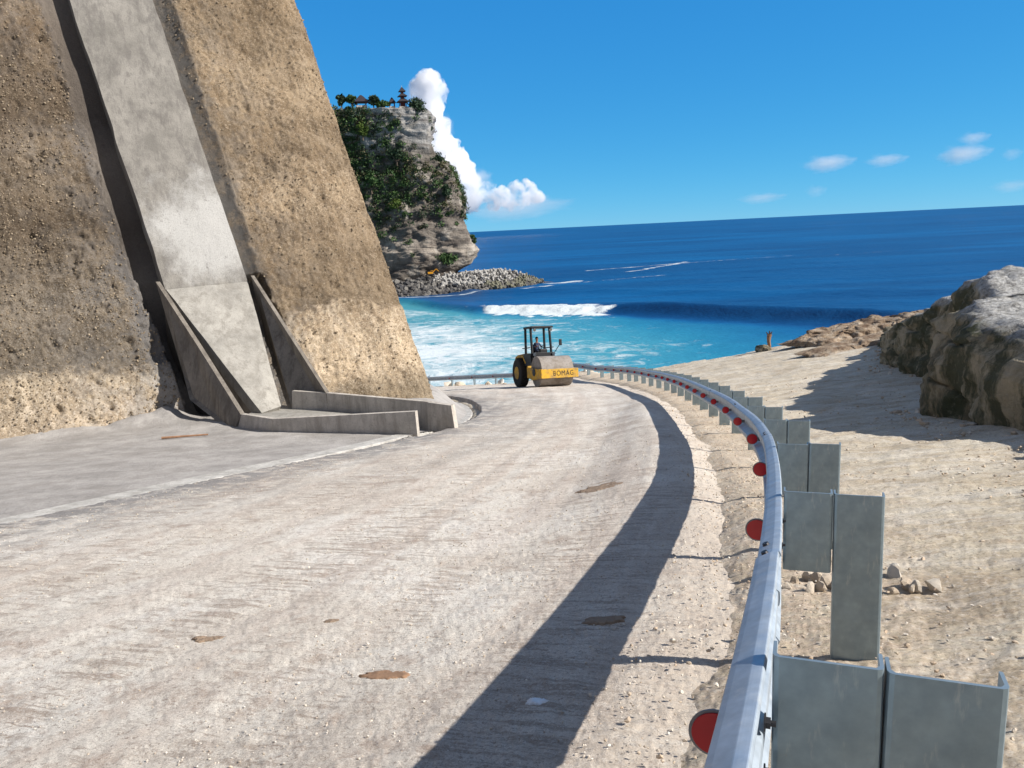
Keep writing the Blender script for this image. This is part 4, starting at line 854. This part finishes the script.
for sx in (-1, 1):
    for (y0, y1) in ((-.12, .05), (.9, .85)): rp('canopy_post', cyl(bmesh.new(), (sx*.66, y0, 1.2), (sx*.64, y1, 3.08), .08, seg=10), M['black'])
    rp('handrail', cyl(bmesh.new(), (sx*.80, -.1, 2.05), (sx*.80, 1.05, 2.05), .025, seg=8), M['black'])
rf = rp('canopy_roof', box(bmesh.new(), (.05, .42, 3.12), (1.5, 1.25, .10)), M['black'], bevel=.03)
for sx in (-1, 1): rp('work_light', cyl(bmesh.new(), (sx*.55, -.30, 2.98), (sx*.55, -.38, 2.96), .09, seg=12), M['glass'], rf)
mr = rp('mirror', box(bmesh.new(), (1.18, -.35, 2.28), (.2, .06, .34)), M['black'], bevel=.03); rp('mirror_arm', cyl(bmesh.new(), (.78, -.16, 1.7), (1.16, -.33, 2.2), .02, seg=8), M['black'], mr); rp('mirror_glass', box(bmesh.new(), (1.18, -.315, 2.28), (.16, .012, .29)), M['glass'], mr)
rp('headlight', cyl(bmesh.new(), (-.62, -.27, 1.68), (-.62, -.34, 1.68), .1, seg=14), M['glass']); rp('headlight', cyl(bmesh.new(), (.68, -.27, 1.68), (.68, -.34, 1.68), .1, seg=14), M['glass'])

# ------------------------------------------------------------------ the driver
def skin_body(name, J, E, root, mats, parent=None, sub=2):
    me = bpy.data.meshes.new(name); me.from_pydata([j[0] for j in J], E, []); o = link(name, me, mats, parent)
    sk_ = o.modifiers.new('skin', 'SKIN'); sk_.use_smooth_shade = True
    for i, j in enumerate(J):
        me.skin_vertices[0].data[i].radius = (j[1], j[2] if len(j) > 2 else j[1]); me.skin_vertices[0].data[i].use_root = (i == root)
    o.modifiers.new('smooth', 'SUBSURF').levels = sub; o.modifiers['smooth'].render_levels = sub; return o
def add_skin_layer(me):
    pass
def person_seated():
    # local: faces -y, hips at the seat
    J = []; E = []
    def j(p, r, r2=None, par=None):
        J.append((p, r, r2 or r)); i = len(J)-1
        if par is not None: E.append((par, i))
        return i
    hip = j((0, 0, 0), .15, .12); b1 = j((0, .02, .16), .145, .11, hip); ch = j((0, .0, .36), .17, .12, b1); nk = j((0, -.01, .53), .06, .06, ch); hd_ = j((0, -.03, .66), .085, .10, nk); tp = j((0, -.03, .77), .06, .07, hd_)
    for sx in (-1, 1):
        sh = j((sx*.17, 0, .45), .065, .06, ch); el = j((sx*.27, -.14, .25), .045, None, sh); wr = j((sx*.19, -.37, .30), .03, None, el); pm = j((sx*.17, -.45, .33), .032, .02, wr)
        for q in range(4):
            a = j((sx*(.145+.018*q), -.50, .335-.004*q), .0095, None, pm); j((sx*(.145+.018*q), -.515-.004*(q % 2), .30), .008, None, a)
        a = j((sx*.135, -.45, .30), .010, None, pm); j((sx*.128, -.48, .285), .008, None, a)
        th2 = j((sx*.10, -.12, -.01), .09, .08, hip); kn = j((sx*.14, -.44, .02), .065, None, th2); an = j((sx*.14, -.50, -.38), .042, None, kn); j((sx*.14, -.66, -.42), .038, .03, an)
    return J, E
J, E = person_seated()
me = bpy.data.meshes.new('person'); me.from_pydata([a[0] for a in J], E, [])
driver = link('person', me, [M['shirt'], M['skin'], M['trousers']]); tag(driver, 'person in a dark blue shirt sitting at the wheel of the road roller', 'person')
md = driver.modifiers.new('skin', 'SKIN'); md.use_smooth_shade = True
bm = bmesh.new(); bm.from_mesh(me); ly = bm.verts.layers.skin.verify()
for v_, a in zip(bm.verts, J): v_[ly].radius = (a[1], a[2]); v_[ly].use_root = False
bm.verts.ensure_lookup_table(); bm.verts[0][ly].use_root = True; bm.to_mesh(me); bm.free()
ms = driver.modifiers.new('smooth', 'SUBSURF'); ms.levels = 1; ms.render_levels = 1
bpy.context.view_layer.update()
em = bpy.data.meshes.new_from_object(driver.evaluated_get(bpy.context.evaluated_depsgraph_get())); driver.modifiers.clear(); driver.data = em
for p_ in em.polygons:
    c = p_.center; p_.use_smooth = True
    p_.material_index = 1 if (c.z > .53 or (c.y < -.24 and c.z > .2)) else 2 if c.z < .08 else 0
driver.matrix_world = MR @ Matrix.Translation((.1, .82, 1.82))
bm = bmesh.new(); bmesh.ops.create_icosphere(bm, subdivisions=3, radius=1, matrix=Matrix.Translation((0, -.02, .735)) @ Matrix.Diagonal((.098, .115, .10, 1)))
bmesh.ops.delete(bm, geom=[v_ for v_ in bm.verts if v_.co.z < .70 or (v_.co.y < -.09 and v_.co.z < .755)], context='VERTS'); bm_obj('hair', bm, M['hair'], driver, smooth=True)
bm = bmesh.new(); bmesh.ops.create_cone(bm, segments=8, radius1=.018, radius2=.008, depth=.05, cap_ends=True, matrix=Matrix.Translation((0, -.135, .67))); 
for sx in (-1, 1): bmesh.ops.create_icosphere(bm, subdivisions=1, radius=.022, matrix=Matrix.Translation((sx*.088, -.02, .675)))
bm_obj('face_features', bm, M['skin'], driver)
bm = bmesh.new()
for sx in (-1, 1): bmesh.ops.create_icosphere(bm, subdivisions=1, radius=.012, matrix=Matrix.Translation((sx*.034, -.122, .70)))
box(bm, (0, -.125, .628), (.045, .01, .008)); bm_obj('eyes_and_mouth', bm, M['hair'], driver)

# ------------------------------------------------------------------ small things
def gp(x, y, dz=0): return Vector((x, y, float(G(x, y))+dz))
st_ = tag(empty('wooden_stake', gp(13.75, 42.0)), 'weathered brown wooden stake with flared dark top standing at the edge above the sea', 'stake')
bm = bmesh.new(); pts = [((0, 0, -.2), .10), ((.02, 0, .15), .085), ((-.03, 0, .45), .095), ((-.02, 0, .7), .12), ((.02, 0, .82), .13)]
for (a, r0), (b, r1) in zip(pts[:-1], pts[1:]): cyl(bm, a, b, r0, r1, 9)
bm_obj('trunk', bm, M['wood'], st_)
bm = bmesh.new(); cyl(bm, (-.05, 0, .78), (-.17, 0, .93), .05, .02, 6); cyl(bm, (.03, 0, .8), (.0, 0, 1.0), .06, .02, 6); cyl(bm, (.07, 0, .8), (.15, .02, .95), .045, .02, 6); bm_obj('branch_stub', bm, M['woodd'], st_)
def rock_mesh(name, seed, m, ic=(IV2, IF2)):
    g = np.random.default_rng(seed); V = ic[0].copy(); n_ = fbm(V[:, 0]*1.1+seed*3, V[:, 1]*1.1, V[:, 2]*1.1, 3, seed); V = V*(1+.55*n_)[:, None]
    for q in range(7):                      # chipped flat faces
        a = g.normal(size=3); a /= np.linalg.norm(a); k = V@a; c = .62; V = np.where((k > c)[:, None], V-(k-c)[:, None]*a*.9, V)
    me = npmesh(name, V, ic[1], False); me.materials.append(m); return me
RM = [rock_mesh('limestone_rock', 40+i, M['rubble']) for i in range(5)]
def rock(me, name, x, y, r, label, group, cat='rock', seed=0, fz=.7, z=None):
    o = bpy.data.objects.new(name, me); COL.objects.link(o); g = random.Random(seed); zz = float(G(x, y)) if z is None else z
    o.location = (x, y, zz+r*.25); o.rotation_euler = (g.uniform(0, 6), g.uniform(-.4, .4), g.uniform(0, 6)); o.scale = (r*g.uniform(.85, 1.2), r*g.uniform(.8, 1.1), r*fz*g.uniform(.8, 1.2)); tag(o, label, cat, group); return o
g2 = random.Random(9)
for i in range(16):
    rock(RM[i % 5], 'limestone_rock', 1.58+g2.uniform(-.15, .30), 4.55+g2.uniform(-.3, .3), g2.uniform(.03, .07), 'broken pale limestone rock in the rubble heap left of the second guardrail post', 'rubble heap left of the second post', seed=i)
for i in range(12):
    rock(RM[(i+2) % 5], 'limestone_rock', 2.08+g2.uniform(-.10, .22), 4.35+g2.uniform(-.25, .25), g2.uniform(.03, .075), 'broken pale limestone rock in the rubble heap right of the second guardrail post', 'rubble heap right of the second post', seed=50+i)
o = rock(rock_mesh('dark_rock', 47, M['outcrop']), 'dark_rock', 13.3, 41.9, .36, 'flat dark rock lying beside the wooden stake at the ground edge', None, seed=5, fz=.55); o.scale[0] = .75
for i in range(22):                         # boulders along the drop behind the far rail
    u = g2.uniform(0, 1); s = d_[-1]-2-u*17; p, t, r = on_rail(s); q = p+r*g2.uniform(.7, 1.5)
    rock(RM[i % 5], 'boulder', q.x, q.y, g2.uniform(.16, .45), 'pale boulder lined up at the drop behind the far guardrail', 'boulders behind the far guardrail', 'boulder', seed=90+i, z=float(G(q.x, q.y))-.05)
# loose gravel
n = 5200; sA = g_.uniform(s1-1, s1+34, n)**1; off = g_.normal(0, .34, n)-.02
LXs, LYs = np.interp(sA, d_, LX), np.interp(sA, d_, LY); tx, ty = np.interp(sA, d_, LT[:, 0]), np.interp(sA, d_, LT[:, 1])
x_ = LXs+ty*off; y_ = LYs-tx*off; C = np.c_[x_, y_, G(x_, y_)+.05*np.exp(-(off/.55)**2)+.005]
r_ = g_.uniform(.003, .011, n)*(1+(g_.random(n) > .985)*1.2)
v_, f_ = stones(C, r_, 21, .75); tag(link('verge_gravel', npmesh('verge_gravel', v_, f_, False), M['gravel']), kind='stuff')
n = 1300; y_ = 1.2+g_.random(n)**1.6*18; x_ = g_.uniform(-6.5, 0, n)*(y_+2)/9+railx(y_)-.4; keepk = x_ > np.interp(y_, KY, KX)+.2; x_, y_ = x_[keepk], y_[keepk]
v_, f_ = stones(np.c_[x_, y_, G(x_, y_)+.02], g_.uniform(.0025, .007, len(x_))*(1+.06*y_), 22, .7); tag(link('road_pebbles', npmesh('road_pebbles', v_, f_, False), M['rubble']), kind='stuff')
n = 1900; y_ = 2+g_.random(n)**1.4*24; x_ = railx(y_)+.5+g_.random(n)*(3+y_*.25)
v_, f_ = stones(np.c_[x_, y_, G(x_, y_)+.005], g_.uniform(.005, .013, n)*(1+.05*y_)*(1+(g_.random(n) > .985)*1.2), 23, .7); tag(link('dirt_clods', npmesh('dirt_clods', v_, f_, False), M['gravel']), kind='stuff')
n = 9000; y_ = 1.0+g_.random(n)**1.5*13; x_ = g_.uniform(-1, .0, n)*(1.5+y_*.95)+railx(y_)-.35; keepk = x_ > np.interp(y_, KY, KX)+.1; x_, y_ = x_[keepk], y_[keepk]
v_, f_ = stones(np.c_[x_, y_, G(x_, y_)+.018], g_.uniform(.0018, .0045, len(x_))*(1+.10*y_), 25, .8); tag(link('road_grit', npmesh('road_grit', v_, f_, False), M['roadgrit']), kind='stuff')
# rubble at the foot of the outcrop
n = 420; t_ = g_.random(n); fx_ = np.interp(t_, np.linspace(0, 1, 300), FL[:, 0]); fy_ = np.interp(t_, np.linspace(0, 1, 300), FL[:, 1]); o_ = np.abs(g_.normal(0, .45, n)); x_, y_ = fx_-o_, fy_-.3*o_
v_, f_ = stones(np.c_[x_, y_, G(x_, y_)+.01], .015+.07*g_.random(n)**3, 27, .8); tag(link('outcrop_rubble', npmesh('outcrop_rubble', v_, f_, False), M['gravel']), kind='stuff')
# scraps and patches on the road
def patch(name, x, y, rx_, ry_, h, m, seed, label, cat, crump=.0, rz_=0):
    rr_ = np.linspace(0, 1, 9); aa = np.linspace(0, 2*math.pi, 97)[:-1]; A, B = np.meshgrid(aa, rr_)
    ed = 1+.5*fbm(np.cos(A)*2.6+seed, np.sin(A)*2.6, 0, 5, seed, .75); X = np.cos(A)*B*ed*rx_; Y = np.sin(A)*B*ed*ry_
    ca, sa2 = math.cos(rz_), math.sin(rz_); X, Y = X*ca-Y*sa2+x, X*sa2+Y*ca+y
    Z = G(X, Y)+.022+h*(1-B**2.5)+crump*fbm(X*14, Y*14, 0, 3, seed)-.02*(B > .97)
    i = np.arange(A.size).reshape(A.shape); i2 = np.roll(i, -1, 1); f = np.stack([i[:-1], i2[:-1], i2[1:], i[1:]], -1).reshape(-1, 4)[:, ::-1]
    o = link(name, npmesh(name, np.stack([X, Y, Z], -1).reshape(-1, 3), f), m); tag(o, label, cat); return o
patch('cardboard_scrap', -.68, 3.52, .135, .06, .004, M['scrap'], 3, 'flattened torn brown cardboard scrap lying on the pale road', 'scrap', .012, -.25)
patch('plastic_scrap', .04, 3.03, .05, .035, .012, M['plastic'], 8, 'crumpled white plastic scrap lying in the rail shadow', 'litter', .03)
patch('mud_patch', .94, 8.54, .30, .22, .004, M['mud'], 5, 'wide brown mud patch on the sunlit road beyond the shadow', 'mud patch', .01)
patch('mud_patch', .44, 4.04, .12, .07, .004, M['mud'], 11, 'brown mud patch inside the guardrail shadow on the road', 'mud patch', .01)
patch('mud_patch', -1.8, 4.22, .09, .05, .006, M['mud'], 14, 'small dark crumbly mud patch on the left of the road', 'mud patch', .012)
patch('mud_patch', -1.15, 4.42, .06, .04, .005, M['mud'], 17, 'tiny brown mud patch above the cardboard scrap', 'mud patch', .012)
zz = float(AP(-7.8, 18.6)); bm = cyl(bmesh.new(), (-8.4, 18.55, zz+.04), (-7.35, 18.7, zz+.035), .03, .02, 7); tag(bm_obj('wooden_stick', bm, M['wood']), 'thin brown stick lying on the concrete apron near the chute wall', 'stick')

# ------------------------------------------------------------------ clouds
D = 3000.; blobs = [(428, 83, 13), (417, 90, 8), (438, 92, 9), (429, 99, 14), (432, 115, 13), (437, 128, 11), (436, 142, 17), (447, 152, 14), (456, 161, 12), (461, 172, 14), (468, 181, 12), (474, 191, 12), (450, 182, 22), (488, 194, 10), (501, 196, 9), (516, 191, 8.5), (529, 190, 9), (537, 198, 6.5), (510, 202, 8), (523, 201, 8), (494, 203, 7), (468, 198, 15), (440, 165, 20)]
gc = np.random.default_rng(2); VV, FF, nb_ = [], [], 0
ico = bmesh.new(); bmesh.ops.create_icosphere(ico, subdivisions=4, radius=1); IV4 = np.array([v.co[:] for v in ico.verts]); IF4 = np.array([[v.index for v in f.verts] for f in ico.faces]); ico.free()
def puff(c, r):
    global nb_
    q = IV4*r; w = np.array(c)+q; s_ = 1/(r*.55); k_n = fbm(w[:, 0]*s_, w[:, 1]*s_, w[:, 2]*s_, 4, 5, .6)
    b2 = 1-np.abs(noise(w[:, 0]/55, w[:, 1]/55, w[:, 2]/55, 6))
    VV.append(np.array(c)+q*(1+.20*k_n+.10*(b2-.6))[:, None]); FF.append(IF4+nb_); nb_ += len(IV4)
for px, py, r in blobs:
    c = np.array(at(px, py, D+gc.uniform(-40, 40))); rm = r*D/800*.92; puff(c, rm)
    for i in range(3):
        a = gc.normal(size=3); a[1] = -abs(a[1]); a /= np.linalg.norm(a); puff(c+a*rm*.75, rm*gc.uniform(.3, .5))
cm = npmesh('cloud_raw', np.concatenate(VV), np.concatenate(FF)); co = bpy.data.objects.new('cloud_raw', cm); COL.objects.link(co)
rm_ = co.modifiers.new('union', 'REMESH'); rm_.mode = 'VOXEL'; rm_.voxel_size = 5.5; rm_.use_smooth_shade = True
bpy.context.view_layer.update(); cme = bpy.data.meshes.new_from_object(co.evaluated_get(bpy.context.evaluated_depsgraph_get())); bpy.data.objects.remove(co)
cv = np.empty(len(cme.vertices)*3, np.float32); cme.vertices.foreach_get('co', cv); cv = cv.reshape(-1, 3).astype(float)
cn = np.empty(len(cme.vertices)*3, np.float32); cme.vertices.foreach_get('normal', cn); cn = cn.reshape(-1, 3)
cv += cn*(20*fbm(cv[:, 0]/42, cv[:, 1]/42, cv[:, 2]/42, 5, 61, .68)+9*fbm(cv[:, 0]/13, cv[:, 1]/13, cv[:, 2]/13, 3, 67)+5)[:, None]; cme.vertices.foreach_set('co', cv.astype(np.float32).ravel()); cme.materials.clear(); cme.update()
tag(link('cloud', cme, m_mass(.06)), 'tall billowing white cumulus cloud rising behind the headland', 'cloud')
def wisp(px, py, rx_, rz_, dens, sc, seed, label, D=2600.):
    c = at(px, py, D); bm = bmesh.new(); bmesh.ops.create_icosphere(bm, subdivisions=3, radius=1.0)
    o = bm_obj('cloud', bm, m_wisp('cloud_vapour', dens*.32, sc), smooth=True); k_ = D/800
    o.location = c; o.scale = (rx_*k_*1.5, rx_*k_, rz_*k_*1.6); o.rotation_euler = (0, -.03+seed*.0, 0); tag(o, label, 'cloud', 'small clouds over the sea'); return o
for a in ((828, 163, 24, 8, .075, 2.2, 1, 'small puffy cloud, leftmost of the row of small clouds over the sea'), (886, 160, 20, 6, .06, 2.4, 2, 'thin small cloud in middle of the row over the sea'), (963, 154, 24, 9, .08, 2.1, 3, 'larger small cloud at right below a smaller puff'), (974, 138, 15, 6, .07, 2.5, 4, 'small puff just above the larger cloud at right'), (1012, 154, 10, 6, .05, 2.5, 5, 'faint small cloud at the right edge of the picture'), (762, 198, 24, 5, .035, 2.8, 6, 'faint low cloud streak close above the horizon'), (816, 191, 11, 6, .035, 2.8, 7, 'faint small low puff below the row of small clouds'), (1012, 186, 20, 6, .03, 2.8, 8, 'very faint cloud low above the horizon at right'), (515, 208, 52, 11, .03, 2.4, 9, 'soft flat cloud base spreading under the tall cumulus')):
    wisp(*a)
for px, py, a_, b_ in ((413, 96, 9, 12), (447, 128, 7, 14), (480, 178, 12, 9), (534, 199, 14, 6)):
    w_ = wisp(px, py, a_, b_, .10, 3.0, 0, 'ragged vapour fringe of the tall cumulus behind the headland', 2900.); w_['group'] = 'vapour fringes of the cumulus'
